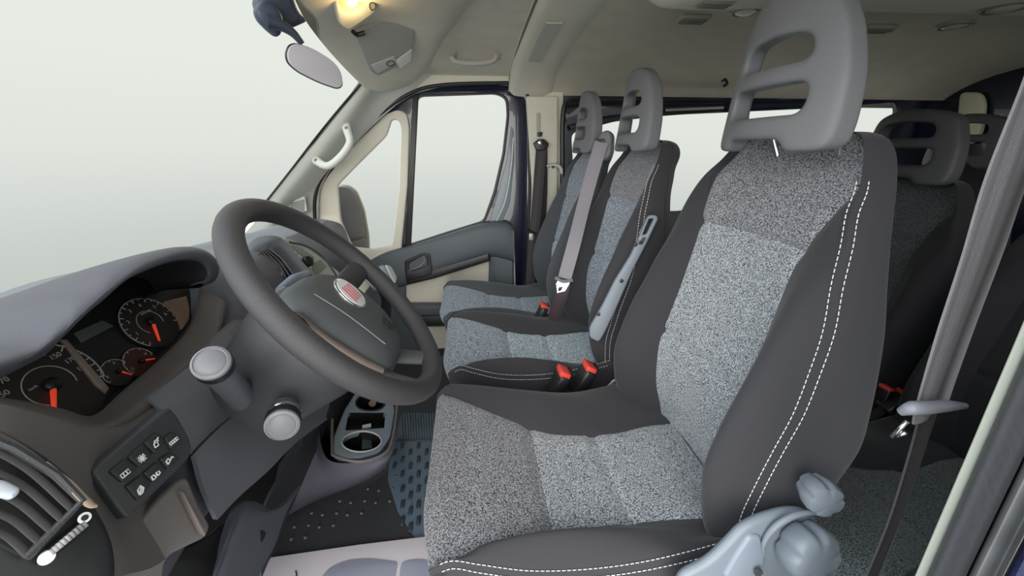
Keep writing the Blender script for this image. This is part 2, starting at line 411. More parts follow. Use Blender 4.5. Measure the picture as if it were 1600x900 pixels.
tube('channel_highlight', [P(x, y, 'y', YD-.014) for x, y in [(802, 215), (798, 265), (789, 315), (775, 347)]], .0035, M_SIL, D, seg=6)
g1 = plate('window_1', WIN, (0, YD+.012, 0), n_side, .004, M_GLASS, None, bevel=.001, r=.02); struct(g1)
g2 = plate('window_2', QW, (0, YD+.010, 0), n_side, .004, M_GLASS, None, bevel=.001, r=.02); struct(g2)
# door trim panel
plate('inner_panel', [(560, 412), (590, 398), (640, 386), (700, 366), (757, 349), (788, 346), (803, 360), (806, 450), (806, 560), (600, 620), (540, 480)], (0, YD-.02, 0), n_side, .03, M_CR, D, bevel=.004, r=.02)
rows = []
top = [(566, 414), (600, 396), (640, 384), (700, 365), (757, 348), (790, 346), (801, 352)]
mid = [(590, 425), (615, 425), (650, 418), (705, 392), (760, 378), (785, 376), (803, 380)]
low = [(608, 440), (622, 446), (655, 432), (705, 414), (760, 398), (785, 400), (803, 405)]
rows = [[P(*p, 'y', 2.095) for p in top], [P(p[0], p[1]+5, 'y', 2.06) for p in top], [P(*p, 'y', 2.045) for p in mid], [P(*p, 'y', 2.05) for p in low], [P(p[0]+1, p[1]+5, 'y', 2.085) for p in low]]
gridmesh('upper_trim', gridpts(rows, 5, 4), M_DOOR, D, thick=.01, tdir=(0, 1, 0))
plate('rear_trim', [(765, 395), (803, 378), (803, 560), (745, 560), (762, 478)], (0, 2.07, 0), n_side, .03, M_DOOR, D, bevel=.008, r=.01)
plate('front_trim', [(598, 420), (633, 415), (634, 470), (642, 490), (690, 560), (600, 560), (560, 470)], (0, 2.07, 0), n_side, .03, M_DOOR, D, bevel=.006, r=.01)
plate('armrest', [(634, 434), (765, 394), (766, 408), (678, 436), (636, 446)], (0, 2.045, 0), n_side, .045, M_BLK, D, bevel=.008, r=.006)
plate('ledge', [(636, 478), (780, 478), (780, 492), (640, 494)], (0, 2.04, 0), n_side, .06, M_DOOR, D, bevel=.006, r=.004)
plate('ledge_black_band', [(642, 494), (780, 492), (780, 508), (646, 511)], (0, 2.055, 0), n_side, .04, M_BLK, D, bevel=.003, r=.003)  # black strip below the ledge
plate('sill_band', [(650, 566), (800, 560), (800, 600), (650, 600)], (0, 2.03, 0), n_side, .05, M_BLK, D, bevel=.004)
hb = plate('handle_bezel', [(632, 408), (660, 396), (672, 397), (675, 420), (674, 430), (634, 440)], (0, 2.038, 0), n_side, .02, M_BLK, D, holes=[[(638, 412), (658, 400), (667, 400), (668, 416), (640, 424)]], bevel=.003, r=.01)
plate('recess', [(636, 408), (668, 398), (670, 420), (638, 428)], (0, 2.052, 0), n_side, .01, M_DRK, hb, bevel=.002, r=.005)
tube('door_handle', [P(x, y, 'y', 2.03) for x, y in [(662, 400), (664, 408), (656, 416), (640, 422)]], [.008, .009, .006, .004], mat('handle_grey', (.22, .23, .25), .35), D, flat=.6)
# exterior mirror
EM = thing('exterior_mirror', 'tall rounded outside mirror seen through the small quarter window of the passenger door', 'mirror', P(555, 390, 'y', 2.34))
plate('housing', [(528, 290), (545, 290), (558, 300), (570, 330), (577, 370), (578, 392), (545, 390), (530, 376), (526, 330)], (0, 2.36, 0), (.2, -1, 0), .08, mat('mirror_housing', (.45, .42, .35), .6), EM, bevel=.02, r=.02)
plate('mirror_glass', [(524, 292), (543, 292), (554, 302), (564, 330), (571, 369), (536, 377), (528, 366), (523, 330)], (0, 2.352, 0), (.2, -1, 0), .008, mat('mirror_glass_grey', (.50, .48, .50), .5), EM, bevel=.003, r=.015)
plate('lower_mirror_glass', [(537, 381), (571, 373), (573, 389), (548, 388)], (0, 2.352, 0), (.2, -1, 0), .008, mat('mirror_glass_grey', (.50, .48, .50), .5), EM, bevel=.003, r=.01)

tube('mirror_arm', [P(560, 372, 'y', 2.38), P(560, 385, 'y', 2.28), P(562, 402, 'y', 2.15)], .02, M_BLK, EM)
# ================================================================== PASSENGER COMPARTMENT WALL
W2 = [(893, 208), (960, 190), (1040, 180), (1300, 168), (1400, 160), (1404, 176), (1386, 210), (1364, 232), (1300, 300), (1060, 330), (900, 330)]
struct(plate('wall_right.001', [(870, 140), (1130, 146), (1340, 148), (1480, 140), (1560, 140), (1560, 330), (1440, 420), (1300, 620), (860, 700)], (0, 2.10, 0), n_side, .03, M_NAVY, holes=[W2], bevel=.004, r=.01, rh=.03))
struct(plate('window_3', W2, (0, 2.112, 0), n_side, .004, M_GLASS, bevel=.001, r=.03))
struct(plate('trim_4', [(890, 196), (960, 180), (1130, 168), (1130, 174), (960, 187), (893, 204)], (0, 2.07, 0), n_side, .01, M_BLK, bevel=.003))
tube('trim_14', [P(1040, 172, 'y', 2.06), P(1130, 168, 'y', 2.06)], .006, M_SIL, seg=8)['kind'] = 'structure'
tube('trim_15', [P(885, 163, 'y', 2.05), P(960, 160, 'y', 2.05), P(1130, 158, 'y', 2.05)], .012, M_BLK, seg=8)['kind'] = 'structure'
tube('trim_16', [P(x, y, 'y', 2.06) for x, y in [(925, 154), (890, 158), (880, 180), (879, 260), (879, 330)]], .012, M_BLK, seg=8)['kind'] = 'structure'
# ceiling line where the headliner meets the rear wall
# rear corner pillar, catching the light
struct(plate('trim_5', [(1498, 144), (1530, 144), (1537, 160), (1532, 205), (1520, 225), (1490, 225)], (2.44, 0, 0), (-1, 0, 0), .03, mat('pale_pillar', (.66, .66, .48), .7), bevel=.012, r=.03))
for a, b, wd_ in [((1565, 178), (1556, 262), .006), ((1553, 180), (1545, 240), .003)]:
    tube('trim_17', [P(*a, 'x', 2.43), P(*b, 'x', 2.43)], wd_, mat('rail_yellowish', (.38, .38, .30), .5), seg=8)['kind'] = 'structure'
# coat hook on the pillar behind the belt
H = thing('grab_hook', 'small cream bracket with a dark screw on the passenger-side door pillar beside the seat back', 'hook', P(866, 262, 'y', 2.05))
tube('bracket', [P(855, 259, 'y', 2.035), P(868, 258, 'y', 2.02), P(876, 262, 'y', 2.0), P(878, 272, 'y', 1.99)], [.016, .016, .012, .008], M_CRW, H, flat=.5)
lathe('screw', [(0, .006), (.003, .006), (.004, .004)], P(864, 261, 'y', 2.008), (0, -1, 0), M_BLK, H, seg=12)

# ================================================================== HEADER SHELF, VISOR, LAMP, MIRROR
hx = [(461, 0), (480, 36), (510, 75), (540, 108), (566, 136)]
nsh = (.25, -.25, -1)
sh = []
fr = [(440, -50, 1.0), (461, 0, 1.12), (480, 36, 1.3), (510, 75, 1.5), (540, 108, 1.7), (566, 134, 1.9)]
r2 = [(560, -50, 1.0), (580, 0, 1.15), (600, 30, 1.35), (612, 70, 1.5), (618, 105, 1.65), (590, 142, 1.92)]
r3 = [(690, -50, 1.05), (700, 0, 1.2), (688, 40, 1.4), (672, 75, 1.55), (655, 110, 1.70), (610, 142, 1.95)]
r4 = [(740, -50, 1.1), (745, 0, 1.25), (720, 40, 1.45), (692, 75, 1.6), (668, 118, 1.78), (640, 142, 2.02)]
rows = [[P(a, b, 'y', y) for a, b, y in L] for L in (fr, r2, r3, r4)]
rows.insert(1, [p+(q-p)*.25+Vector((0, 0, -.004)) for p, q in zip(rows[0], rows[1])])
for k, p in enumerate(rows[-1]): p.z += .02
shelf = gridmesh('trim_6', gridpts(rows, 5, 5), M_CEIL, thick=.015, tdir=(.1, .2, .5)); struct(shelf)
pv = P(610, 60, 'y', 1.42); nv = (.30, -.45, -.84)
V = thing('sun_visor', 'grey sun visor folded up under the roof shelf above the passenger side', 'visor', pv)
plate('visor_panel', [(553, 52), (590, 35), (650, 12), (653, 16), (648, 60), (641, 96), (612, 110), (590, 120), (578, 112), (556, 62)], pv, nv, .016, mat('visor_grey', (.34, .345, .33), .8), V, bevel=.006, r=.012)
pw = pv-Vector(nv).normalized()*(-.001)
plate('vanity_strip', [(618, 96), (644, 77), (642, 96), (625, 108)], pw+Vector(nv).normalized()*.002, nv, .003, mat('strip_pale', (.62, .64, .62), .4), V, bevel=.001, r=.004)
plate('warning_label', [(580, 102), (616, 88), (620, 98), (590, 116)], pw+Vector(nv).normalized()*.002, nv, .002, mat('label_pale', (.50, .50, .48), .5), V, bevel=.0005)
tube('label_mark', [PN(x, y, pv+Vector(nv).normalized()*.006, nv) for x, y in [(604, 100), (610, 95), (617, 98), (611, 103)]], .0012, M_BLK, V, seg=6, closed=True)
tube('visor_clip', [PN(x, y, pv+Vector(nv).normalized()*.01, nv) for x, y in [(551, 49), (558, 54), (570, 51)]], .006, M_BLK, V, seg=8)
pl = P(550, 8, 'y', 1.16); nl = (.35, -.3, -.88)
L = thing('ceiling_lamp', 'pale rectangular reading lamp with a glowing amber lens and switches above the windscreen', 'lamp', pl)
plate('lamp_housing', [(515, -30), (590, -40), (592, 10), (585, 22), (556, 42), (545, 49), (530, 40)], pl, nl, .02, mat('lamp_cream', (.55, .54, .47), .5), L, bevel=.006, r=.02)
plate('lens', [(530, -4), (545, -12), (566, -10), (571, 2), (562, 14), (545, 20), (535, 14)], pl+Vector(nl).normalized()*.004, nl, .008, mat('amber_lens', (1, .62, .15), .3, emis=((1, .50, .06), 1.6)), L, bevel=.003, r=.02)
plate('lens_core', [(541, 4), (552, -2), (560, 2), (556, 11), (545, 14)], pl+Vector(nl).normalized()*.0055, nl, .006, mat('amber_core', (1, .8, .4), .3, emis=((1, .80, .22), 2.0)), L, bevel=.002, r=.015)
plate('switch', [(575, 2), (586, -4), (589, 12), (578, 20)], pl+Vector(nl).normalized()*.004, nl, .006, mat('switch_grey', (.38, .38, .36), .4), L, bevel=.002, r=.004)
tube('switch_ring', [PN(582+5*math.cos(a), 10+6*math.sin(a), pl+Vector(nl).normalized()*.006, nl) for a in [k*PI/4 for k in range(8)]], .001, M_BLK, L, seg=6, closed=True)
ll = bpy.data.lights.new('lamp_bulb', 'POINT'); ll.energy = .35; ll.color = (1, .7, .3); ll.shadow_soft_size = .02
lo = bpy.data.objects.new('lamp_bulb', ll); COL.objects.link(lo); lo.location = pl+Vector(nl).normalized()*.03; lo.parent = L; lo.matrix_parent_inverse = Matrix.Translation(-pl)
# tinted band / mirror base
MB = thing('interior_mirror', 'rounded interior rear-view mirror hanging on a dark slanted arm at the windscreen', 'mirror', P(440, 10, 'y', 1.0))
M_MB = mat('mirror_base', (.045, .055, .085), .4)
plate('sensor_housing', [(400, 8), (412, -20), (455, -25), (462, 2), (470, 22), (484, 34), (462, 44), (440, 52), (425, 36), (404, 22)], P(440, 10, 'y', 1.0), (.5, -.75, -.3), .05, M_MB, MB, bevel=.012, r=.02)
plate('base_cover', [(397, 15), (410, 0), (432, 6), (446, 30), (440, 55), (432, 59), (420, 50), (402, 32)], P(440, 10, 'y', .97), (.5, -.8, -.2), .03, mat('mirror_base_blue', (.055, .07, .11), .4), MB, bevel=.01, r=.012)
tube('arm', [P(418, 34, 'y', .95), P(440, 40, 'y', .96), P(458, 52, 'y', .97), P(472, 68, 'y', .98)], [.018, .015, .011, .008], M_MB, MB, flat=.7)
pm = P(492, 102, 'y', .97); nm = (.55, -.72, -.1)
mir = [(452, 70), (462, 66), (490, 75), (520, 93), (534, 110), (538, 135), (530, 140), (500, 130), (465, 112), (450, 98), (447, 84)]
plate('mirror_shell', mir, pm+Vector((-.004, .006, 0)), nm, .018, M_BLK, MB, bevel=.007, r=.02)
def scl(L, k): cx = sum(p[0] for p in L)/len(L); cy = sum(p[1] for p in L)/len(L); return [(cx+(p[0]-cx)*k, cy+(p[1]-cy)*k) for p in L]
plate('mirror_glass', scl(mir, .955), pm, nm, .006, mat('mirror_face', (.50, .47, .51), .55), MB, bevel=.0015, r=.02)
# windscreen pane
ws = [[P(461, -30, 'y', 1.05), P(566, 134, 'y', 1.9)], [Vector((-1.05, .3, .82)), Vector((-.93, 1.93, .76))]]
hdr = [Vector((-.43, .19, 1.355)), P(461, -10, 'y', 1.08)+Vector((0, 0, .0)), P(510, 72, 'y', 1.5), P(566, 132, 'y', 1.89)]
base = [Vector((-1.17, .12, .62)), Vector((-1.24, .8, .62)), Vector((-1.20, 1.4, .62)), P(335, 415, 'y', 1.92)]
mid_ = [(a+b)*.5+Vector((-.03, 0, .03)) for a, b in zip(hdr, base)]; mid_[-1] = P(470, 251, 'y', 1.905)
struct(gridmesh('window_4', gridpts([hdr, mid_, base], 6, 6), M_GLASS, thick=.004, tdir=(-.6, 0, .8)))
# grab handles
def screwcap(p, n, par): lathe('screw_cap', [(0, .007), (.003, .0065), (.0035, .005)], p, n, mat('cap_grey', (.18, .18, .17), .5), par, seg=14)
G = thing('pillar_grab_rail', 'cream grab handle screwed to the windscreen pillar with two dark screw caps', 'handle', P(500, 250, 'y', 1.97))
pts = [P(541, 196, 'y', 1.955), P(543, 205, 'y', 1.93), P(547, 222, 'y', 1.91), P(537, 240, 'y', 1.90), P(520, 256, 'y', 1.90), P(508, 259, 'y', 1.91), P(496, 252, 'y', 1.93), P(491, 247, 'y', 1.945)]
tube('grip', pts, [.022, .018, .016, .016, .016, .016, .019, .022], M_CRW, G, n=5)
screwcap(P(541, 200, 'y', 1.918), (.3, -1, .1), G); screwcap(P(493, 250, 'y', 1.912), (.3, -1, .1), G)
G = thing('ceiling_grab_handle', 'folded pale grab handle on the headliner above the passenger door', 'handle', P(740, 88, 'y', 1.87))
tube('grip', [P(x, y, 'y', 1.83) for x, y in [(706, 88), (712, 96), (740, 99), (768, 96), (776, 86)]], [.010, .011, .012, .011, .010], mat('handle_pinkish', (.45, .41, .37), .5), G)
for x in (706, 775): plate('end_cap', [(x-8, 82), (x+7, 80), (x+8, 94), (x-5, 96)], P(740, 88, 'y', 1.85), (0, -1, -.6), .02, mat('handle_pinkish2', (.40, .37, .33), .5), G, bevel=.006, r=.008)
# long overhead duct with lamps and air grilles (driver side)
dz = []
for x, z in ((.39, 1.40), (.43, 1.362), (.52, 1.352), (.9, 1.36), (1.6, 1.365), (2.3, 1.37)):
    dz.append([Vector((x, .55, z+.02)), Vector((x, .7, z-.008)), Vector((x, .9, z-.012)), Vector((x, 1.02, z-.004)), Vector((x+.0, 1.08, z+.02)), Vector((x, 1.12, 1.44))])
struct(gridmesh('trim_7', gridpts(dz, 4, 4), mat('duct_cream', (.66, .63, .54), .8), thick=.01, tdir=(0, 0, 1)))
def puck(name, px, py, z, rad, label, cat, group):
    c = P(px, py, 'z', z); t = thing(name, label, cat, c, group)
    lathe('ring', [(0, rad), (.008, rad*.98), (.011, rad*.85), (.008, rad*.72), (.002, rad*.70)], c+Vector((0, 0, .006)), (0, 0, -1), mat('lamp_ring', (.20, .19, .16), .5), t)
    lathe('lens', [(0, rad*.7), (.008, rad*.66), (.012, rad*.4), (.013, .002)], c+Vector((0, 0, .004)), (0, 0, -1), mat('puck_lens', (.50, .49, .43), .3), t)
puck('roof_lamp', 1165, 17, 1.352, .033, 'round recessed roof lamp above the driver headrest, the nearest to the front', 'lamp', 'roof lamps and vents')
puck('roof_lamp', 1570, 12, 1.352, .045, 'round roof lamp at the top right corner of the ceiling duct', 'lamp', 'roof lamps and vents')
puck('roof_lamp', 1492, 40, 1.372, .040, 'round roof lamp further inward on the duct above the rear seats', 'lamp', 'roof lamps and vents')
def vent(px, py, z, lx, ly, label, yaw=0):
    c = P(px, py, 'z', z); t = thing('roof_vent', label, 'vent', c, 'roof lamps and vents'); R_ = Matrix.Rotation(yaw, 3, 'Z')
    box('vent_frame', c, lx, ly, .014, mat('vent_frame', (.30, .285, .24), .6), t, R_, .005)
    for i in range(4):
        box('slat', c+R_ @ Vector((0, (i-1.5)*ly*.2, -.008)), lx*.82, ly*.07, .006, mat('vent_slat', (.14, .135, .12), .6), t, R_, .001)
vent(1083, 29, 1.40, .085, .05, 'slotted roof air vent beside the duct, nearest the windscreen', 0)
vent(1118, 1, 1.345, .08, .05, 'slotted air vent on the nose of the ceiling duct at the top edge')
vent(1372, 44, 1.385, .09, .045, 'slim roof air vent just behind the driver headrest')
H2 = thing('ceiling_hook', 'small dark hook on the headliner edge above the middle headrest and side window', 'hook', P(1131, 130, 'y', 2.0))
tube('hook', [P(1128, 126, 'y', 2.0), P(1133, 124, 'y', 1.98), P(1136, 131, 'y', 1.97), P(1130, 135, 'y', 1.98)], .006, M_BLK, H2, seg=8)
# ================================================================== SEATS
def rows_at(tab, z): return [interp(t, z) for t in tab]
BX = dict(
 hw=[(.34, .235), (.45, .25), (.70, .25), (.80, .243), (.92, .220), (1.0, .190), (1.04, .160)],
 xs=[(.34, .42), (.44, .405), (.52, .402), (.60, .417), (.70, .445), (.81, .468), (.90, .478), (.98, .50), (1.04, .535)],
 xp=[(.34, .44), (.40, .405), (.48, .358), (.59, .350), (.68, .375), (.76, .408), (.84, .440), (.91, .478), (.97, .505), (1.04, .55)],
 xi=[(.34, .46), (.44, .448), (.53, .425), (.625, .425), (.73, .452), (.83, .472), (.92, .490), (.985, .515), (1.04, .555)],
 xr=[(.34, .50), (.45, .51), (.57, .55), (.63, .575), (.78, .57), (.92, .562), (1.0, .578), (1.04, .60)],
 si=[(.34, .50), (.44, .50), (.62, .56), (.80, .56), (.88, .60), (.94, .70), (.99, .86), (1.03, .97), (1.06, 1.0)])
def seat_back(par, cy, kw=1.0, seams=(.905, .655), zb=.34, dx=0, ztop=1.04, stitch=True, mats=(TW, SPK, SPKL, SPKL), ze=0.0, pj=0.0):
    zs = [zb, .40, .46, .52, .58, .64, .70, .76, .82, .88, .93, .97, 1.0, 1.03]
    ring = []
    def mk(z, k=1.0, sq=1.0, zz=None):
        hw, xs, xp, xi, xr, si = [interp(BX[q], z) for q in ('hw', 'xs', 'xp', 'xi', 'xr', 'si')]
        hw *= kw
        xp = xi+(xp-xi)*(1-pj)
        L = [(0, xr+.02), (-.7, xr+.015), (-1.0, xr-.02), (-1.04, (xr+xs)/2), (-.985, xs), (-.82 if si < .8 else -(si+.98)/2, xp if si < .8 else (xs+xi)/2+.0), (-si, xi), (-si*.5, xi+.014), (0, xi+.018)]
        L = L+[(-a, b) for a, b in L[1:-1]][::-1]
        xm = (xr+xi)/2
        return [Vector((dx+xm+(x-xm)*sq, cy+s_*hw*k, (zz if zz is not None else z)+ze)) for s_, x in L]
    rings = [mk(z) for z in zs]
    for z, k, sq, zz in ((1.04, .96, .93, 1.050), (1.05, .86, .75, 1.066), (1.06, .70, .45, 1.074), (1.06, .45, .15, 1.077)):
        rings.append(mk(z, k, sq, zz))
    NU, NV = 8, 10
    g = gridpts(rings, NU, NV, closed=True)
    Cn = len(g[0]); ia, ib = 6*NU, 10*NU                    # insert between column 6 and 10
    # seams pressed in
    g0 = [[p.copy() for p in r] for r in g]
    for i, r in enumerate(g):
        for j, p in enumerate(r):
            if ia <= j <= ib:
                for s_ in seams:
                    d = abs((p.z-ze)-(s_+.02*math.cos((j-ia)/(ib-ia)*PI*2)*0)); p.x += .007*math.exp(-(d/.009)**2)
                p.x -= .006*math.sin((j-ia)/(ib-ia)*PI)*0
            for q in (ia, ib):
                d = (g0[i][j]-g0[i][q]).length; p.x += .004*math.exp(-(d/.008)**2)
    def sub(name, jr, ir, m, parent):
        idx = {}; vs = []; fs = []
        def vid(i, j):
            k = (i, j % Cn)
            if k not in idx: idx[k] = len(vs); vs.append(g[i][j % Cn])
            return idx[k]
        for i in ir:
            for j in jr: fs.append((vid(i, j), vid(i, j+1), vid(i+1, j+1), vid(i+1, j)))
        return mesh(name, vs, fs, m, parent, auto=180)
    R_ = len(g)-1
    b = sub('backrest', list(range(ib, Cn))+list(range(0, ia)), range(R_), mats[0], par)
    cuts = [0]
    for s_ in sorted(seams):
        cuts.append(min(range(R_), key=lambda i: abs(g[i][0].z-ze-s_)))
    cuts.append(R_)
    for k in range(len(cuts)-1):
        m = [mats[3], mats[2], mats[1]][k+(3-(len(cuts)-1))]
        sub('insert_panel', range(ia, ib), range(cuts[k], cuts[k+1]), m, b)
    cap = [g[R_][j] for j in range(Cn)]
    mesh('crown', cap+[sum(cap, Vector())/Cn+Vector((0, 0, .001))], [(j, (j+1) % Cn, Cn) for j in range(Cn)], mats[1], b, auto=180)
    if stitch:
        j0 = 4*NU; vs, fs = [], []
        for off in (-1, 1):
            line = []
            for i in range(2, R_-45):
                a = g0[i][j0]; nb = g0[i][j0+1]-g0[i][j0-1]; t = g0[i+1][j0]-g0[i][j0]
                nrm = nb.cross(t).normalized()
                if nrm.y > 0 and nrm.x > 0: nrm = -nrm
                if nrm.dot(CAM-a) < 0: nrm = -nrm
                line.append(a+nb.normalized()*off*.0065+nrm*.0012)
            dash(line, vs, fs)
        mesh('stitching', vs, fs, M_STITCH, b)
    return b
def dash(line, vs, fs, L=.0055, gap=.0026, r=.0008):
    path = cr1(line, 2); acc = 0; st = path[0]; on = True; seg = [path[0]]
    for p in path[1:]:
        a = seg[-1]; d = (p-a).length; rem = (L if on else gap)-acc
        while d > rem:
            q = a+(p-a)*(rem/d)
            if on: tube('', [seg[0], q], r, None, seg=4, n=1, smoothpath=False, join=(vs, fs))
            seg = [q]; on = not on; acc = 0; a = q; d = (p-a).length; rem = (L if on else gap)
            if d < 1e-7: break
        acc += d; seg.append(p)
        if len(seg) > 2: seg = [seg[0], seg[-1]]
def cushion(par, cy, kw=1.0, dx=0, dz=0, mats=(TW, SPK, SPKL, SPKL), seams=(.115, .255), stitch=True, zbot=.30):
    xs = [-.10, -.06, 0.0, .07, .15, .23, .31, .39, .46]
    zst = [(-.10, .48), (-.05, .497), (0, .480), (.04, .465), (.09, .454), (.17, .448), (.26, .452), (.35, .470), (.46, .50)]
    zpk = [(-.10, .470), (-.06, .485), (0, .50), (.07, .502), (.17, .495), (.26, .475), (.35, .455), (.46, .445)]
    zin = [(-.10, .467), (-.06, .480), (0, .486), (.07, .478), (.16, .462), (.28, .452), (.38, .448), (.46, .440)]
    sn = [(-.10, .98), (-.06, .93), (0, .84), (.07, .76), (.16, .70), (.28, .66), (.38, .66), (.46, .66)]
    sf = [(-.10, .97), (-.06, .82), (0, .60), (.07, .42), (.16, .25), (.28, .23), (.38, .34), (.46, .40)]
    def mk(x, k=1.0, sq=1.0, xx=None, zc=None):
        a, b, c = interp(zst, x), interp(zpk, x), interp(zin, x); s1, s2 = interp(sn, x), interp(sf, x)
        hw = .25*kw*k
        if zc is None: zc = .40
        L = [(0, zbot), (-.75, zbot), (-.97, zbot+.015), (-1.0, (zbot+a)/2), (-.975, a), (-(s1+.975)/2, b if s1 < .9 else (a+c)/2), (-s1, c), (-s1*.5, c-.004), (.0, c-.004),
             (s2*.6, c-.002), (s2, c), ((s2+.95)/2+.06, b), (.96, a-.01), (1.0, (zbot+a)/2), (.97, zbot+.015), (.75, zbot)]
        xb = xx if xx is not None else x
        return [Vector((xb+dx+(max(0, .44-(zc+(z-zc)*sq))*.35+(.02 if s_ < -.9 else 0))*(1 if xb < -.05 else .5 if xb < 0 else 0), cy+s_*hw, dz+zc+(z-zc)*sq)) for s_, z in L]
    rings = [mk(-.10, .80, .35, -.098, .400), mk(-.10, .92, .72, -.096, .400), mk(-.10, .97, .92, -.088)]+[mk(x) for x in xs[1:]]
    NU, NV = 8, 8
    g = gridpts(rings, NU, NV, closed=True); Cn = len(g[0]); R_ = len(g)-1
    ia, ib = 6*NU, 10*NU
    g0 = [[p.copy() for p in r] for r in g]
    for i, r in enumerate(g):
        for j, p in enumerate(r):
            if ia <= j <= ib:
                for s_ in seams: p.z -= .008*math.exp(-((p.x-dx-s_)/.009)**2)
                for s_ in (0,)+tuple(seams):
                    pass
            for q in (ia, ib):
                if i > 20:
                    d = (g0[i][j]-g0[i][q]).length; p.z -= .004*math.exp(-(d/.008)**2)
    def sub(name, jr, ir, m, parent):
        idx = {}; vs = []; fs = []
        def vid(i, j):
            k = (i, j % Cn)
            if k not in idx: idx[k] = len(vs); vs.append(g[i][j % Cn])
            return idx[k]
        for i in ir:
            for j in jr: fs.append((vid(i, j), vid(i, j+1), vid(i+1, j+1), vid(i+1, j)))
        return mesh(name, vs, fs, m, parent, auto=180)
    nose = 2*NV
    b = sub('seat_cushion', list(range(ib, Cn))+list(range(0, ia)), range(R_), mats[0], par)
    cuts = [0]+[min(range(nose, R_), key=lambda i: abs(g0[i][ia+2*NU].x-dx-s_)) for s_ in seams]+[R_]
    for k in range(len(cuts)-1): sub('insert_panel', range(ia, ib), range(cuts[k], cuts[k+1]), [mats[1], mats[2], mats[3]][k], b)
    cap = [g[0][j] for j in range(Cn)]
    mesh('front_panel', cap+[sum(cap, Vector())/Cn], [(j, (j+1) % Cn, Cn) for j in range(Cn)], mats[1], b, auto=180)
    if stitch:
        j0 = 4*NU; vs, fs = [], []
        for off in (-1, 1):
            line = []
            for i in range(nose+4, R_-6):
                a = g0[i][j0]; nb = (g0[i][j0+1]-g0[i][j0-1]).normalized(); t = g0[i+1][j0]-g0[i][j0]
                nrm = nb.cross(t).normalized()
                if nrm.dot(CAM-a) < 0: nrm = -nrm
                line.append(a+nb*off*.0065+nrm*.0012)
            dash(line, vs, fs)
        mesh('stitching', vs, fs, M_STITCH, b)
    return b
_hr = {}
def headrest(par, c, m, thk=.80, w_=.265, h=.225, rake=.16, yaw=0.0, key='std'):
    """foam-skinned headrest with two slots, voxel-remeshed so that its edges are fully rounded; c = middle of its lower edge"""
    if key not in _hr:
        hw = w_/2
        out = [(-hw*.96, 0), (-hw, .03), (-hw*.97, .10), (-hw*.80, .175), (-hw*.52, h), (0, h+.012), (hw*.52, h), (hw*.80, .175), (hw*.97, .10), (hw, .03), (hw*.96, 0), (hw*.55, -.004), (hw*.45, .016), (-hw*.45, .016), (-hw*.55, -.004)]
        h1 = [(-hw*.64, .050), (hw*.64, .050), (hw*.64, .094), (-hw*.64, .094)]
        h2 = [(-hw*.60, .122), (hw*.60, .122), (hw*.52, .158), (0, .165), (-hw*.52, .158)]
        cu = bpy.data.curves.new('hr', 'CURVE'); cu.dimensions = '2D'; cu.fill_mode = 'BOTH'
        cu.extrude = .020; cu.bevel_depth = .009; cu.bevel_resolution = 3; cu.offset = -.009
        for L, r_ in ((out, .03), (h1, .018), (h2, .020)):
            f = roundpoly(L, r_)
            sp = cu.splines.new('POLY'); sp.points.add(len(f)-1); sp.use_cyclic_u = True
            for i, v in enumerate(f): sp.points[i].co = (v.x, v.y, 0, 1)
        tmp = bpy.data.objects.new('tmp', cu); COL.objects.link(tmp)
        me = bpy.data.meshes.new_from_object(tmp.evaluated_get(bpy.context.evaluated_depsgraph_get())); bpy.data.objects.remove(tmp)
        bmm = bmesh.new(); bmm.from_mesh(me); bmesh.ops.remove_doubles(bmm, verts=bmm.verts, dist=2e-5); bmm.to_mesh(me); bmm.free()
        t2 = bpy.data.objects.new('tmp2', me); COL.objects.link(t2)
        rm = t2.modifiers.new('r', 'REMESH'); rm.mode = 'VOXEL'; rm.voxel_size = .0042; rm.use_smooth_shade = True
        sm = t2.modifiers.new('s', 'SMOOTH'); sm.factor = .5; sm.iterations = 14
        me2 = bpy.data.meshes.new_from_object(t2.evaluated_get(bpy.context.evaluated_depsgraph_get())); bpy.data.objects.remove(t2)
        for v in me2.vertices:                                   # curve it round the head, thicker towards the bottom
            x, y, z = v.co
            v.co = (z*(thk-.8*y), x, y)                         # thickness -> X, width -> Y, height -> Z
            v.co.x -= -.30*(x*x)/hw*.9
            v.co.x += rake*y
        _hr[key] = me2
    me = _hr[key].copy(); me.name = 'headrest'; me.transform(Matrix.Translation(Vector(c)) @ Matrix.Rotation(yaw, 4, 'Z'))
    o = link('headrest', me, m, None, True); setparent(o, par)
    for s_ in (-1, 1):
        q = Vector(c)+Matrix.Rotation(yaw, 3, 'Z') @ Vector((.012, s_*.075, 0)); tube('post', [q+Vector((.085, -s_*.01, -.02)), q+Vector((.072, 0, .022)), q+Vector((.010, 0, .034))], .006, M_CHR, o, seg=10, smoothpath=False)
    return o

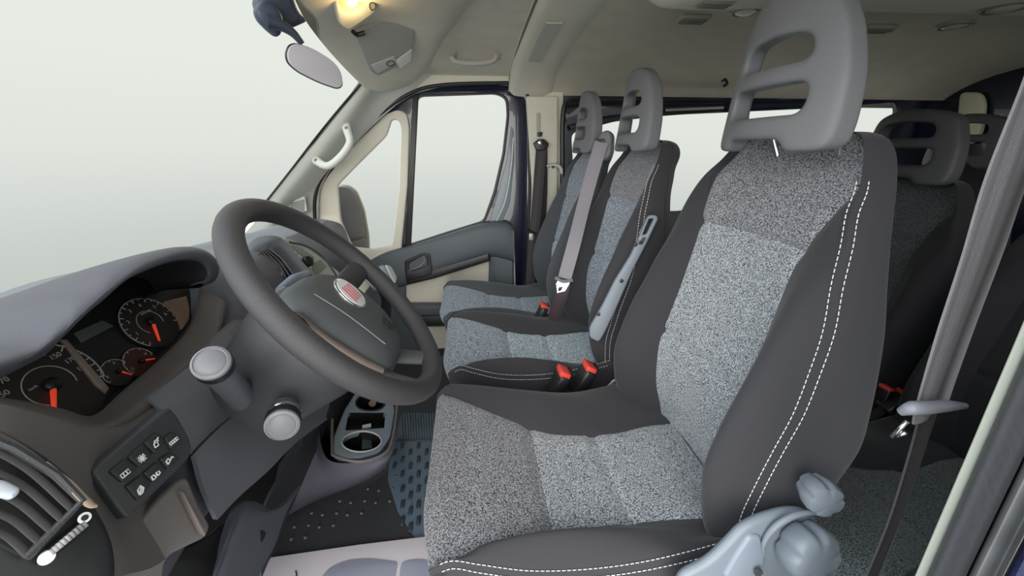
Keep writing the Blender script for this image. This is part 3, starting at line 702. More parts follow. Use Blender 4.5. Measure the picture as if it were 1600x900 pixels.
# ---- driver seat
DS = thing('front_seat', 'large near driver seat, speckled grey centre, dark bolsters with white double stitching', 'seat', (.15, .68, .02))
seat_back(DS, .69)
cushion(DS, .68)
headrest(DS, (.478, .680, 1.050), M_HR, thk=.72, w_=.260, h=.225, rake=.08, yaw=0, key='driver')
box('seat_base', (.17, .68, .17), .46, .40, .26, M_BLKM, DS, bevel=.02)
rl = [Vector((-.05, .46, .30)), Vector((.45, .46, .30))]
box('side_valance', (.16, .447, .28), .50, .02, .07, M_BLK, DS, bevel=.006)
sb = plate('recliner_cover', [(1060, 905), (1110, 880), (1140, 850), (1160, 828), (1190, 812), (1235, 799), (1262, 800), (1276, 810), (1290, 830), (1290, 870), (1262, 890), (1240, 910), (1220, 960), (1060, 960)], P(1245, 845, 'y', .400), (0.05, -1, .05), .016, M_BRK, DS, bevel=.009, r=.02)
plate('cover_ridge', [(1130, 905), (1150, 870), (1172, 838), (1190, 838), (1192, 850), (1198, 880), (1180, 912)], P(1245, 845, 'y', .395), (0.05, -1, .05), .014, mat('bracket_blue_grey', (.25, .28, .34), .4), DS, bevel=.005, r=.01)
c = P(1247, 846, 'y', .395)
lathe('recliner_knob', [(0, .036), (.008, .0395), (.022, .040), (.030, .038), (.036, .032), (.038, .02), (.0385, .003)], c, (.06, -1, .10), mat('knob_grey', (.19, .215, .25), .38), DS, seg=96, flute=.13, nf=5)
c0_ = P(1247, 846, 'y', .392)
tube('cover_rim', [c0_+Vector((math.cos(math.radians(a))*.052, 0, math.sin(math.radians(a))*.052)) for a in (55, 85, 115, 145, 175, 205)], [.001, .0035, .0045, .0045, .0035, .001], M_BRK, DS, seg=10)
c = P(1274, 765, 'y', .400)
lathe('height_knob', [(-.012, .018), (0, .022), (.006, .024), (.018, .0245), (.024, .022), (.027, .015), (.028, .002)], c, (-.15, -1, .05), mat('knob_grey', (.19, .215, .25), .38), DS, seg=96, flute=.13, nf=5)
lathe('cover_screw', [(0, .006), (.003, .006), (.003, .003)], P(1184, 893, 'y', .385), (0, -1, 0), M_HRD, DS, seg=12)

# ---- passenger double bench
PB = thing('passenger_bench', 'two-place front passenger bench in speckled fabric with painted-in bluish highlights beyond the driver seat', 'seat', (.15, 1.49, .02))
BL = speckle('bench_speckle', (.045, .055, .065), (.46, .52, .60), 300); BLL = speckle('bench_speckle_light', (.06, .08, .09), (.58, .68, .74), 300)  # bench copies of the speckle, bluish highlights put into the colour
TWB = twill('bench_twill', (.045, .05, .058), (.085, .09, .10))
seat_back(PB, 1.28, .90, mats=(TW, SPK, BL, BL), dx=-.01, seams=(.90, .70))
seat_back(PB, 1.715, .88, mats=(TWB, BL, BL, BLL), dx=-.055, seams=(.86, .66), stitch=False, ze=-.005)
cushion(PB, 1.275, .92, dz=-.03, mats=(TW, BL, BLL, BLL), dx=0.0)
cushion(PB, 1.725, .90, dz=-.045, mats=(TWB, BL, BL, BL), dx=-.04, stitch=False)
headrest(PB, (.478, 1.275, 1.048), M_HR, w_=.235, h=.215, rake=.10, key='bench')
headrest(PB, (.445, 1.70, 1.040), M_HR, rake=.10, key='bench')
box('bench_base', (.17, 1.5, .155), .42, .84, .25, M_BLKM, PB, bevel=.02)
# belt outlet tower between the two headrests
bo = plate('belt_outlet', [(938, 206), (950, 202), (957, 210), (956, 240), (945, 252), (930, 250), (930, 225)], P(945, 225, 'y', 1.47), (-.6, -1, .1), .05, M_HR, PB, bevel=.01, r=.015)
plate('slot', [(929, 217), (945, 217), (940, 229), (928, 230)], P(940, 222, 'y', 1.465)+Vector((-.002, -.004, 0)), (-.6, -1, .1), .006, M_BLK, bo, bevel=.001, r=.003)
# plastic lever strip up the side of the middle backrest
br = plate('backrest_lever', [(1013, 336), (1026, 336), (1029, 342), (1010, 382), (990, 420), (965, 478), (945, 520), (936, 535), (921, 528), (921, 512), (940, 480), (960, 440), (985, 400), (1000, 368)], P(975, 440, 'y', 1.03), (-.25, -1, .1), .022, M_BRK, PB, holes=[[(1014, 342), (1022, 342), (1010, 366), (1002, 367)]], bevel=.004, r=.01, rh=.004)
for x, y in [(1000, 379), (993, 382), (971, 439), (935, 491)]:
    lathe('rivet', [(0, .005), (.002, .005), (.003, .003)], P(x, y, 'y', 1.026), (-.25, -1, .1), M_BLK, br, seg=10)
plate('latch_slot', [(1003, 372), (1009, 371), (1004, 381), (999, 381)], P(975, 440, 'y', 1.026), (-.25, -1, .1), .004, M_BLK, br, bevel=.001)
plate('lower_link', [(957, 595), (964, 592), (945, 622), (934, 621)], P(950, 605, 'y', 1.03), (-.25, -1, .1), .01, mat('pale_metal', (.6, .65, .72), .3, .5), PB, bevel=.003)
# ---- rear seats
RS = thing('rear_seat', 'dark rear seat behind the driver seat with a two-slot headrest', 'seat', (1.3, 1.0, .02))
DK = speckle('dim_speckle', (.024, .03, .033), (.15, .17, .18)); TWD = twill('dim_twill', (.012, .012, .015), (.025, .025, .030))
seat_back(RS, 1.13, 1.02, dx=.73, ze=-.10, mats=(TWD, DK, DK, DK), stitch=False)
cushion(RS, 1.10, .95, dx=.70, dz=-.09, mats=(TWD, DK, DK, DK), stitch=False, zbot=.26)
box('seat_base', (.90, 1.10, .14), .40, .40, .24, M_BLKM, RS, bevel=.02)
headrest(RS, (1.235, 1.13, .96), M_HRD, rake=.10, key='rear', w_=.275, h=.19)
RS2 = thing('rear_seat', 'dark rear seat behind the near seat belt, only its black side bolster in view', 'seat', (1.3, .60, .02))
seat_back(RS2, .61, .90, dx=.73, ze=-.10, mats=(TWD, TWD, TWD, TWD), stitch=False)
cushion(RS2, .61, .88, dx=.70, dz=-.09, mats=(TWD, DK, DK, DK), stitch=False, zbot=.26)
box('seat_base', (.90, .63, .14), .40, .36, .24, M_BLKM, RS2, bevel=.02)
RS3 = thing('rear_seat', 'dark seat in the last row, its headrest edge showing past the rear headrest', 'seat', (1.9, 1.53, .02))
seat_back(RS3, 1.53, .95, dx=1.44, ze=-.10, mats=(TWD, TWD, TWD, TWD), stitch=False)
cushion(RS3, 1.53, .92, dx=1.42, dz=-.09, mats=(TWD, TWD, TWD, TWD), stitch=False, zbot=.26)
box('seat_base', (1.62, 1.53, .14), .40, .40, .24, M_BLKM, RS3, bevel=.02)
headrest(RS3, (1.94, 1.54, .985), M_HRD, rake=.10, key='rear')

# ================================================================== BELTS AND BUCKLES
def buckle(px, py, y, k, label, tilt, up=(0, 0, 1), group='red seat belt buckles', stalk=.10):
    c = P(px, py, 'y', y); t = thing('belt_buckle', label, 'buckle', c, group)
    R_ = Matrix.Rotation(tilt, 3, 'Y')
    box('buckle_body', c+R_ @ Vector((0, 0, -.030*k)), .024*k, .042*k, .060*k, M_BLK, t, R_, .006*k)
    b = box('release_button', c+R_ @ Vector((-.003*k, -.001, .001*k)), .022*k, .036*k, .012*k, M_RED, t, R_, .003*k)
    box('slot', c+R_ @ Vector((.010*k, 0, .0075*k)), .005*k, .030*k, .002*k, M_BLK, b, R_, 0)
    tube('stalk', [c+R_ @ Vector((0, 0, -.05*k)), c+R_ @ Vector((0, 0, -.05*k-stalk))], .010*k, M_BLKM, t, seg=8, smoothpath=False)
buckle(882, 582, .97, 1.4, 'red and black belt buckle beside the driver cushion, the left one of the pair', .45)
buckle(922, 574, .99, 1.4, 'red and black belt buckle beside the driver cushion, the right one nearer the backrests', .5)
buckle(851, 478, 1.48, 1.25, 'pinkish red belt buckle standing between the two passenger cushions', .4, stalk=.04)
buckle(1386, 606, .86, .9, 'red belt buckle in the dark behind the driver seat, half hidden by it', .2)
buckle(1412, 618, .84, 1.1, 'red belt buckle in the dark behind the driver seat, fully in view', .9)
# centre belt
CB = thing('seat_belt', 'light mauve-grey belt coming out between the headrests down the middle backrest', 'seat belt', P(900, 330, 'y', 1.44))
bp = [(940, 222, 1.462), (928, 262, 1.45), (912, 320, 1.42), (897, 380, 1.36), (882, 435, 1.33)]
wdv = (.55, -.8, .15)
ribbon('webbing', [P(a, b, 'y', y) for a, b, y in bp], .046, (.9, -.3, .15), .002, mat('belt_light', (.26, .24, .27), .6, bump=.6, bscale=500), CB, fold=.001)
ribbon('lower_webbing', [P(a, b, 'y', y) for a, b, y in [(881, 440, 1.33), (877, 462, 1.33), (868, 485, 1.36), (868, 500, 1.38)]], .044, (.9, -.3, .15), .003, mat('belt_plum', (.07, .045, .055), .5), CB, fold=.002)
tg = plate('tongue', [(872, 437), (889, 437), (890, 443), (883, 455), (870, 458), (868, 445)], P(878, 446, 'y', 1.315), (-.3, -1, .3), .004, M_CHR, CB, holes=[[(873, 449), (879, 448), (877, 454), (872, 455)]], bevel=.001, r=.003)
tube('tongue_bar', [P(868, 434, 'y', 1.31), P(880, 440, 'y', 1.31), P(894, 438, 'y', 1.32)], .006, mat('tongue_plastic', (.25, .24, .26), .4), CB, seg=8)
# passenger belt on the far pillar
FB = thing('pillar_seat_belt', 'black seat belt hanging down the cream passenger-side door pillar', 'seat belt', P(845, 225, 'y', 2.03))
ribbon('webbing', [P(a, b, 'y', 2.005) for a, b in [(846, 232), (842, 280), (838, 330), (833, 380), (828, 450), (824, 520)]], .050, (1, 0, 0), .003, M_BELTD, FB, fold=.0015)
ribbon('rear_webbing', [P(a, b, 'y', 2.02) for a, b in [(850, 232), (850, 300), (846, 360), (838, 440), (832, 520)]], .034, (1, .3, 0), .003, mat('belt_black', (.025, .022, .026), .7), FB)
an = plate('belt_guide', [(833, 224), (842, 217), (850, 217), (858, 224), (856, 232), (848, 236), (838, 235)], (0, 2.0, 0), n_side, .014, M_BLK, FB, bevel=.005, r=.006)
lathe('bolt', [(0, .012), (.008, .012), (.010, .008), (.011, .003)], P(844, 223, 'y', 1.985), (0, -1, 0), M_CHR, an, seg=20)
plate('height_catch', [(840, 207), (848, 206), (847, 213), (841, 214)], (0, 2.04, 0), n_side, .012, M_BLK, FB, bevel=.003)
box('tongue', P(830, 370, 'y', 1.995), .022, .006, .034, M_SIL, FB, bevel=.003)
tube('tongue_bar', [P(823, 358, 'y', 1.995), P(838, 366, 'y', 1.995)], .005, M_BLK, FB, seg=8)
# near driver belt
NB = thing('driver_seat_belt', 'wide grey seat belt crossing the right side of the picture from the near door pillar', 'seat belt', P(1480, 550, 'y', .3))
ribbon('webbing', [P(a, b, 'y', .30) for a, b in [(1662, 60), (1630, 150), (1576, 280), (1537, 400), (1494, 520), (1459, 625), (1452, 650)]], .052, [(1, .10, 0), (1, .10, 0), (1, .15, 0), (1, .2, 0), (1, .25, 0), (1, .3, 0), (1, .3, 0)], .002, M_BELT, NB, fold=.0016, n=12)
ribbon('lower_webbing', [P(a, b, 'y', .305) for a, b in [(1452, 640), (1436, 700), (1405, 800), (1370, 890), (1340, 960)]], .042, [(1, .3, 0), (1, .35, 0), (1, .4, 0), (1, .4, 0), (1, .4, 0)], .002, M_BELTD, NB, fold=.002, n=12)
tube('tongue_grip', [P(1406, 644, 'y', .285), P(1425, 638, 'y', .28), P(1450, 637, 'y', .28), P(1480, 634, 'y', .285), P(1507, 634, 'y', .29)], [.0035, .0065, .0060, .0055, .003], mat('grip_grey', (.20, .20, .23), .4), NB, n=6)
for a, b in (((1394, 683), (1418, 658)), ((1402, 681), (1416, 676))):
    tube('tongue_blade', [P(*a, 'y', .30), P(*b, 'y', .295)], .0022, M_CHR, NB, seg=6, smoothpath=False)
# ================================================================== NEAR DOOR PILLAR (driver side)
def strip(name, pts, m, y0, z0=.50, z1=1.06, thick=.02):
    """vertical strip between picture lines taken at their foot; real verticals"""
    pass
np_ = P(1432, 900, 'y', .25); nx0 = np_.x
def vstrip(name, prof_, m, zt=1.36, zb=.02):
    rows = [[Vector((x+(.02 if i else 0)*0, y, z)) for x, y in prof_] for i, z in enumerate((zb, .3, .6, .9, zt))]
    return struct(gridmesh(name, gridpts(rows, 4, 2), m))
def nx(px, y): return (P(px, 880, 'y', y).x, y)
vstrip('trim_8', [nx(1447, .268), nx(1438, .25), nx(1449, .245), nx(1462, .246), nx(1480, .26)], mat('cream_edge', (.74, .74, .63), .5))
vstrip('trim_9', [nx(1456, .258), nx(1457, .242), nx(1466, .230), nx(1480, .224), nx(1497, .216), nx(1511, .210), nx(1518, .202), nx(1519, .190)], mat('seal_rubber', (.10, .10, .108), .7, bump=1.0, bscale=160))
vstrip('trim_10', [nx(1519, .20), nx(1524, .190), nx(1535, .184), nx(1550, .182), nx(1566, .180), nx(1576, .172)], mat('pillar_metal', (.15, .15, .155), .35, .2, noise=.15, nscale=30))
vstrip('trim_11', [nx(1574, .180), nx(1582, .172), nx(1610, .165), nx(1720, .155)], mat('blue_metallic', (.012, .015, .06), .35, .3, noise=.7, nscale=700, coat=.6))

# ================================================================== STEERING WHEEL
WC = Vector((-.187, .607, .838)); TL, YW = .844, .071; RO = .194
nw = Vector((math.sin(TL)*math.cos(YW), math.sin(TL)*math.sin(YW), math.cos(TL)))
e1 = nw.cross(Vector((1, 0, 0))).normalized(); e2 = nw.cross(e1)      # e1 lateral, e2
if e1.y < 0: e1 = -e1
e2 = nw.cross(e1)
if e2.z < 0: e2 = -e2                                                  # e2 towards the top (front) of the wheel
def WP(a, b, h=0): return WC+e1*a+e2*b+nw*h
SW = thing('steering_wheel', 'dark grey four-spoke steering wheel with an oval badge on its hub', 'steering wheel', WC)
rt = .0165; rc_ = RO-rt
tube('rim', [WP(rc_*math.cos(k*PI/12), rc_*math.sin(k*PI/12)) for k in range(24)], rt, M_WH, SW, seg=20, n=5, closed=True)
# hub: domed pad, wider at the top
hub = [(-.080, .045), (-.055, .060), (-.01, .063), (.035, .052), (.062, .030), (.080, -.01), (.088, -.06), (.075, -.098), (.040, -.118), (0, -.122), (-.035, -.112), (-.060, -.08), (-.075, -.04), (-.085, 0)]
vs, fs = [], []
rings = [(1.03, -.055), (1.05, -.035), (1.0, -.018), (.90, -.006), (.72, .003), (.4, .007), (.1, .008)]
ol = cr1([Vector((a, b, 0)) for a, b in hub], 5, True); Nn = len(ol)
for k, h in rings:
    for v in ol: vs.append(WP(v.x*k, v.y*k, h))
for i in range(len(rings)-1):
    for j in range(Nn): fs.append((i*Nn+j, i*Nn+(j+1) % Nn, (i+1)*Nn+(j+1) % Nn, (i+1)*Nn+j))
fs.append(tuple((len(rings)-1)*Nn+j for j in range(Nn))); fs.append(tuple(range(Nn))[::-1])
mesh('airbag_cover', vs, fs, M_HUB, SW)
tube('cover_crease', [WP(a, b, h) for a, b, h in ((-.070, .033, .002), (-.056, -.018, .005), (-.034, -.085, .001))], .0008, mat('crease_pale', (.30, .30, .31), .4), SW, seg=6)
# spokes
for sgn in (-1, 1):
    for (a0, b0), (a1, b1), w0, w1 in (((.035*sgn, .012), (.172*sgn, .025), .026, .020), ((.030*sgn, -.09), (.055*sgn, -.165), .020, .017)):
        tube('spoke', [WP(a0, b0, -.050), WP((a0+a1)/2, (b0+b1)/2, -.030), WP(a1, b1, -.004)], [w0, (w0+w1)/2*.92, w1], M_WH if b0 > 0 else M_HUB, SW, flat=.55, flatdir=nw)
for sgn in (-1, 1):
    tube('spoke_trim', [WP(sgn*.085-.008, .030, -.024), WP(sgn*.088-.002, -.02, -.024), WP(sgn*.072, -.07, -.024), WP(sgn*.05+.003, -.108, -.026)], [.006, .007, .007, .006], mat('bronze_trim', (.24, .19, .165), .35), SW, flat=.6, flatdir=nw)
# badge
badge_c = WP(.0, .040, .0215)
nb_ = nw
def oval(rx, ry, h, dx=0, dy=0): return [WP(dx+rx*math.cos(k*PI/16), dy+ry*math.sin(k*PI/16), h) for k in range(32)]
bd = plate('badge', oval(.030, .030, .0105, 0, .002), WP(0, .002, .0105), nw, .006, M_CHR, SW, bevel=.0015)
plate('badge_face', oval(.026, .026, .012, 0, .002), WP(0, .002, .0115), nw, .004, mat('badge_white', (.72, .70, .72), .3), bd, bevel=.0006)
for k in range(4):
    x = -.0145+k*.0092
    plate('badge_bar', [WP(x-.0028, -.012, .012), WP(x+.0028, -.012, .012), WP(x+.0044, .016, .012), WP(x-.001, .016, .012)], WP(0, .002, .0123), nw, .002, mat('badge_red', (.58, .20, .22), .3), bd, bevel=.0003)
# SRS style mark on the cover
text('cover_mark', 'AIR', WP(.014, -.072, .0065), (e2), nw, .015, mat('mark_grey', (.015, .016, .017), .5), SW)
text('cover_mark', 'BAG', WP(.030, -.072, .0055), (e2), nw, .015, mat('mark_grey', (.015, .016, .017), .5), SW)
# column shroud behind the wheel
SH = thing('steering_column', 'round dark grey shroud of the steering column behind the wheel', 'steering column', WC-nw*.13)
vs, fs = [], []
prof2 = [(-.035, .050, .050), (-.045, .070, .070), (-.055, .082, .084), (-.075, .086, .090), (-.105, .088, .094), (-.125, .084, .090), (-.22, .06, .07)]
Ns = 40
for h, ra, rb in prof2:
    for k in range(Ns):
        a = 2*PI*k/Ns; vs.append(WP(ra*math.cos(a), rb*math.sin(a)-.01, h))
for i in range(len(prof2)-1):
    for k in range(Ns): fs.append((i*Ns+k, i*Ns+(k+1) % Ns, (i+1)*Ns+(k+1) % Ns, (i+1)*Ns+k))
fs.append(tuple(range(Ns))); fs.append(tuple((len(prof2)-1)*Ns+k for k in range(Ns)))
mesh('shroud', vs, fs, M_PL2, SH)
# stalks
def stalk(name, root, tip, rad, label, rend):
    a, b = Vector(root), Vector(tip); d = (b-a).normalized(); t = thing(name, label, 'control stalk', a)
    tube('lever', [a, a.lerp(b, .5), b-d*.012], [rad*1.05, rad*.95, rad*.95], M_PL, t, seg=24, flat=.85)
    L_ = (b-a).length
    lathe('collar', [(0, rend*.9), (.004, rend), (.013, rend), (.016, rend*.96)], b-d*.018, d, M_BLK, t)
    lathe('end_ring', [(0, rend*.97), (.004, rend*.95), (.006, rend*.82), (.0045, rend*.80)], b-d*.002, d, mat('ring_grey', (.22, .22, .235), .4), t)
    lathe('end_button', [(0, rend*.76), (.004, rend*.74), (.006, rend*.6), (.0065, .001)], b-d*.001, d, mat('button_grey', (.17, .17, .19), .45), t)
    return t
s1 = stalk('light_stalk', P(388, 632, 'y', .56), P(330, 567, 'y', .445), .0185, 'thick grey light stalk with round end cap pointing at the driver door', .0205)
s2 = stalk('wiper_stalk', P(452, 612, 'y', .56), P(441, 664, 'y', .47), .016, 'short chrome-ringed stalk below the wheel with a round end cap', .0215)
lathe('chrome_ring', [(0, .0205), (.003, .0222), (.008, .0222), (.010, .021)], P(452, 612, 'y', .56).lerp(P(441, 664, 'y', .47), .72), P(441, 664, 'y', .47)-P(452, 612, 'y', .56), M_CHR, s2)
s3 = thing('far_stalk', 'blue-grey stalk knob between the wheel hub and the centre air vent', 'control stalk', P(470, 440, 'y', .75))
tube('lever', [P(440, 455, 'y', .68), P(462, 440, 'y', .74), P(480, 430, 'y', .80)], [.010, .014, .010], mat('stalk_blue_grey', (.13, .16, .21), .45), s3)
lk = thing('ignition_lock', 'round black ignition lock beside the column stalk', 'lock', P(402, 612, 'y', .56))
lathe('barrel', [(0, .019), (.02, .019), (.024, .016), (.025, .011), (.018, .010)], P(402, 615, 'y', .565), P(396, 622, 'y', .53)-P(402, 615, 'y', .565), M_BLK, lk)

# ================================================================== DASHBOARD
DB = thing('dashboard', 'long grey moulded dashboard under the windscreen', 'dashboard', (-.6, 1.1, .6))
st = [ # y, profile (x,z) from the windscreen foot over the crest and down the face
 (.225, [(-1.12, .70), (-.85, .77), (-.62, .85), (-.50, .855), (-.41, .845), (-.355, .80), (-.34, .72), (-.36, .62), (-.40, .50), (-.46, .42)]),
 (.29, [(-1.14, .70), (-.85, .77), (-.62, .855), (-.52, .865), (-.42, .845), (-.350, .81), (-.335, .73), (-.36, .63), (-.40, .51), (-.46, .42)]),
 (.36, [(-1.16, .70), (-.86, .77), (-.64, .855), (-.63, .83), (-.60, .76), (-.46, .715), (-.385, .70), (-.375, .64), (-.39, .54), (-.44, .46)]),
 (.50, [(-1.18, .70), (-.86, .77), (-.64, .855), (-.64, .82), (-.62, .73), (-.50, .69), (-.405, .68), (-.385, .64), (-.385, .57), (-.43, .50)]),
 (.68, [(-1.18, .70), (-.86, .77), (-.64, .855), (-.64, .82), (-.62, .73), (-.52, .69), (-.430, .68), (-.405, .63), (-.395, .57), (-.43, .50)]),
 (.80, [(-1.18, .70), (-.86, .77), (-.64, .852), (-.60, .83), (-.56, .79), (-.480, .76), (-.440, .71), (-.410, .64), (-.395, .56), (-.43, .50)]),
 (.88, [(-1.17, .69), (-.88, .76), (-.65, .845), (-.57, .842), (-.50, .83), (-.455, .80), (-.440, .73), (-.430, .64), (-.430, .54), (-.46, .48)]),
 (1.15, [(-1.15, .72), (-.90, .76), (-.68, .822), (-.60, .82), (-.53, .81), (-.480, .78), (-.450, .70), (-.440, .60), (-.450, .50), (-.48, .44)]),
 (1.45, [(-1.12, .70), (-.90, .74), (-.72, .79), (-.64, .79), (-.57, .78), (-.520, .75), (-.500, .68), (-.500, .58), (-.520, .48), (-.56, .42)]),
 (1.75, [(-1.08, .68), (-.92, .72), (-.76, .765), (-.68, .765), (-.61, .755), (-.560, .73), (-.540, .66), (-.540, .56), (-.560, .46), (-.60, .40)]),
 (2.02, [(-1.04, .66), (-.92, .70), (-.80, .745), (-.72, .745), (-.65, .735), (-.600, .71), (-.580, .64), (-.580, .54), (-.600, .44), (-.64, .38)]),
]
rows = [[Vector((x, y, z)) for x, z in pr] for y, pr in st]
g = gridpts(rows, 6, 8); Cn = len(g[0])
top = [r[:24] for r in g]; face = [r[23:] for r in g]
gridmesh('dash_top', top, M_PLT, DB, thick=.012, tdir=(0, 0, -1))
gridmesh('dash_face', face, M_PL, DB, thick=.012, tdir=(-1, 0, 0))
# instrument hood
lip = [(-70, 612), (0, 588), (37, 571), (75, 550), (101, 524), (139, 487), (162, 468), (202, 434), (245, 414), (274, 405), (303, 402), (322, 408), (330, 423), (323, 436), (303, 443)]
lx = [-.42, -.43, -.435, -.44, -.44, -.44, -.44, -.44, -.44, -.44, -.44, -.442, -.446, -.452, -.46]
lipP = [P(a, b, 'x', x) for (a, b), x in zip(lip, lx)]
tp = [(-75, 575), (0, 553), (43, 536), (80, 499), (105, 472), (135, 449), (165, 424), (205, 403), (250, 390), (275, 386), (297, 387), (318, 396), (334, 415), (330, 440), (310, 450)]
tx = [-.44, -.45, -.455, -.46, -.463, -.465, -.468, -.47, -.47, -.47, -.47, -.47, -.475, -.478, -.48]
topP = [P(a, b, 'x', x) for (a, b), x in zip(tp, tx)]
backP = [Vector((-.655, p.y+.004, min(.853, p.z-.012))) for p in topP]; backP[-3:] = [p+Vector((-.10, -.01, -.01)) for p in topP[-3:]]
midP = [p.lerp(q, .42)+Vector((0, 0, .004)) for p, q in zip(topP, backP)]
m1 = [(a*.5+b*.5)+Vector((.012, 0, .003)) for a, b in zip(lipP, topP)]
inn1 = [p+Vector((-.006, -.002, -.004)) for p in lipP]
inn2 = [p+Vector((-.05, 0, -.010)) for p in lipP]; inn3 = [p+Vector((-.10, 0, -.03)) for p in lipP]
gridmesh('hood', gridpts([backP, midP, topP, m1, lipP, inn1], 4, 4), M_PL, DB)
gridmesh('hood_lining', gridpts([inn1, inn2, inn3], 4, 2), M_DRK, DB)
# cluster
IC = thing('instrument_cluster', 'black instrument cluster with four dials and red needles under the dashboard hood', 'instrument panel', P(170, 540, 'x', -.53))
cn = Vector((.86, -.12, .50)).normalized(); cp = P(237, 505, 'y', .705)
plate('cluster_face', [(-40, 625), (-10, 570), (60, 530), (140, 455), (220, 405), (300, 405), (310, 450), (300, 500), (284, 520), (230, 562), (150, 640), (120, 660), (60, 650)], cp, cn, .01, mat('cluster_black', (.020, .019, .020), .35), IC, bevel=.002, r=.01)
f1 = cp+cn*.003; f2 = cp+cn*.006
def cpn(x, y, k=.004): return PN(x, y, cp+cn*k, cn)
plate('display', [(116, 520), (160, 500), (178, 509), (128, 535)], f1, cn, .003, mat('lcd_grey', (.11, .13, .12), .3), IC, bevel=.0006)
plate('divider', [(97, 530), (106, 530), (172, 606), (167, 613), (150, 600)], cp+cn*.010, cn, .008, mat('divider_bronze', (.28, .22, .19), .35), IC, bevel=.002)
plate('side_bezel', [(255, 471), (292, 462), (297, 482), (296, 500), (285, 515), (280, 500), (268, 480)], cp+cn*.010, cn, .01, mat('bezel_copper', (.30, .20, .155), .4), IC, bevel=.002, r=.004)
M_TICK = mat('tick_white', (.50, .50, .48), .5)
# dial frames: exact circles on the cluster plane
cu_ = Vector((0, 1, 0)); cu_ = (cu_-cn*cu_.dot(cn)).normalized(); cv_ = cn.cross(cu_)
if cv_.z < 0: cv_ = -cv_
def dial(name, ctr, rad, marks, a0, a1, nticks, needle, label, tsize, nl_=None, red=None, inner=.45, arcgap=0, face_m=None):
    c0 = cpn(*ctr, k=.004); d = bpy.data.objects.new(name, None); COL.objects.link(d); d.empty_display_size = .01; d.location = c0; setparent(d, IC)
    d.location = c0
    def pt(a, r_, h=0): a = math.radians(a); return c0+cu_*(math.cos(a)*r_)+cv_*(math.sin(a)*r_)+cn*h
    def ch(o): o.parent = d; o.matrix_parent_inverse = Matrix.Translation(-c0); return o
    ch(lathe('dial_face', [(0, rad), (.002, rad), (.0022, rad*.97), (.0024, .001)], c0-cn*.001, cn, face_m or mat('dial_brown', (.030, .024, .022), .5), None, seg=48))
    vs, fs = [], []
    A = [a0+(a1-a0)*k/40 for k in range(41)]
    tube('', [pt(a, rad*.97, .002) for a in A], rad*.012+.0002, None, seg=5, n=1, smoothpath=False, join=(vs, fs))
    if inner: tube('', [pt(a, rad*inner, .002) for a in A], rad*.008+.0002, None, seg=5, n=1, smoothpath=False, join=(vs, fs))
    for k in range(nticks):
        a = a0+(a1-a0)*k/(nticks-1); L_ = .14 if k % 2 == 0 else .08
        tube('', [pt(a, rad*(.97-L_), .002), pt(a, rad*.97, .002)], rad*.014+.0002, None, seg=4, n=1, smoothpath=False, join=(vs, fs))
    ch(mesh('scale_ring', vs, fs, M_TICK))
    for s_, a in marks:
        ch(text('numeral', s_, pt(a, rad*.70, .0018), cu_, cn, tsize, M_TICK))
    n0 = pt(needle, -rad*.05, .006); n1 = pt(needle, rad*.80, .006)
    ch(tube('needle', [n0, n1], [rad*.06, rad*.035], M_NEED, None, seg=8, n=1, smoothpath=False))
    ch(lathe('needle_hub', [(0, rad*.16), (.006, rad*.15), (.008, rad*.10), (.0085, .001)], c0+cn*.002, cn, M_BLK, None, seg=24))
    return d
dial('speedometer', (78, 603), .061, [('10', 205), ('30', 178), ('50', 155), ('70', 132), ('90', 108), ('110', 88), ('130', 66), ('150', 44), ('170', 22), ('190', 0), ], 228, -25, 25, 232, '', .0095)
dial('tachometer', (234, 504), .046, [('1', 190), ('2', 150), ('3', 112), ('4', 75), ('5', 35), ('6', 0)], 225, -25, 19, 243, '', .0085)
dial('fuel_gauge', (182, 582), .021, [('F', 62), ('E', 175)], 200, 20, 7, 300, '', .006, inner=0)
dial('temperature_gauge', (218, 566), .024, [('H', 20), ('C', 190)], 200, 0, 9, 335, '', .006, inner=0, face_m=mat('dial_reddish', (.06, .018, .016), .5))
text('unit_text', 'RPMx1000', cpn(228, 488, .008), cu_, cn, .0045, M_TICK, IC)
text('unit_text', 'km/h', cpn(52, 606, .008), cu_, cn, .005, M_TICK, IC)
# lower cowl of the cluster (curved dark band + rounded lip)
ca = [(-30, 618), (40, 628), (100, 640), (145, 650), (190, 612), (250, 560), (298, 508), (312, 450)]
cb = [(-40, 634), (40, 652), (100, 666), (165, 668), (225, 632), (285, 578), (335, 528), (350, 470)]
ax_ = [-.44, -.45, -.46, -.475, -.485, -.49, -.50, -.50]; bx_ = [-.385, -.395, -.405, -.42, -.43, -.44, -.455, -.465]
A_ = [P(p[0], p[1], 'x', x) for p, x in zip(ca, ax_)]; B_ = [P(p[0], p[1], 'x', x) for p, x in zip(cb, bx_)]
C_ = [b+Vector((.0, 0, -.022)) for b in B_]
A0 = [a+Vector((-.004, 0, -.03)) for a in A_]
gridmesh('cluster_cowl', gridpts([A0, A_, [(a+b)*.5+Vector((0, 0, .002)) for a, b in zip(A_, B_)], B_, C_], 5, 4), M_PLB, DB)
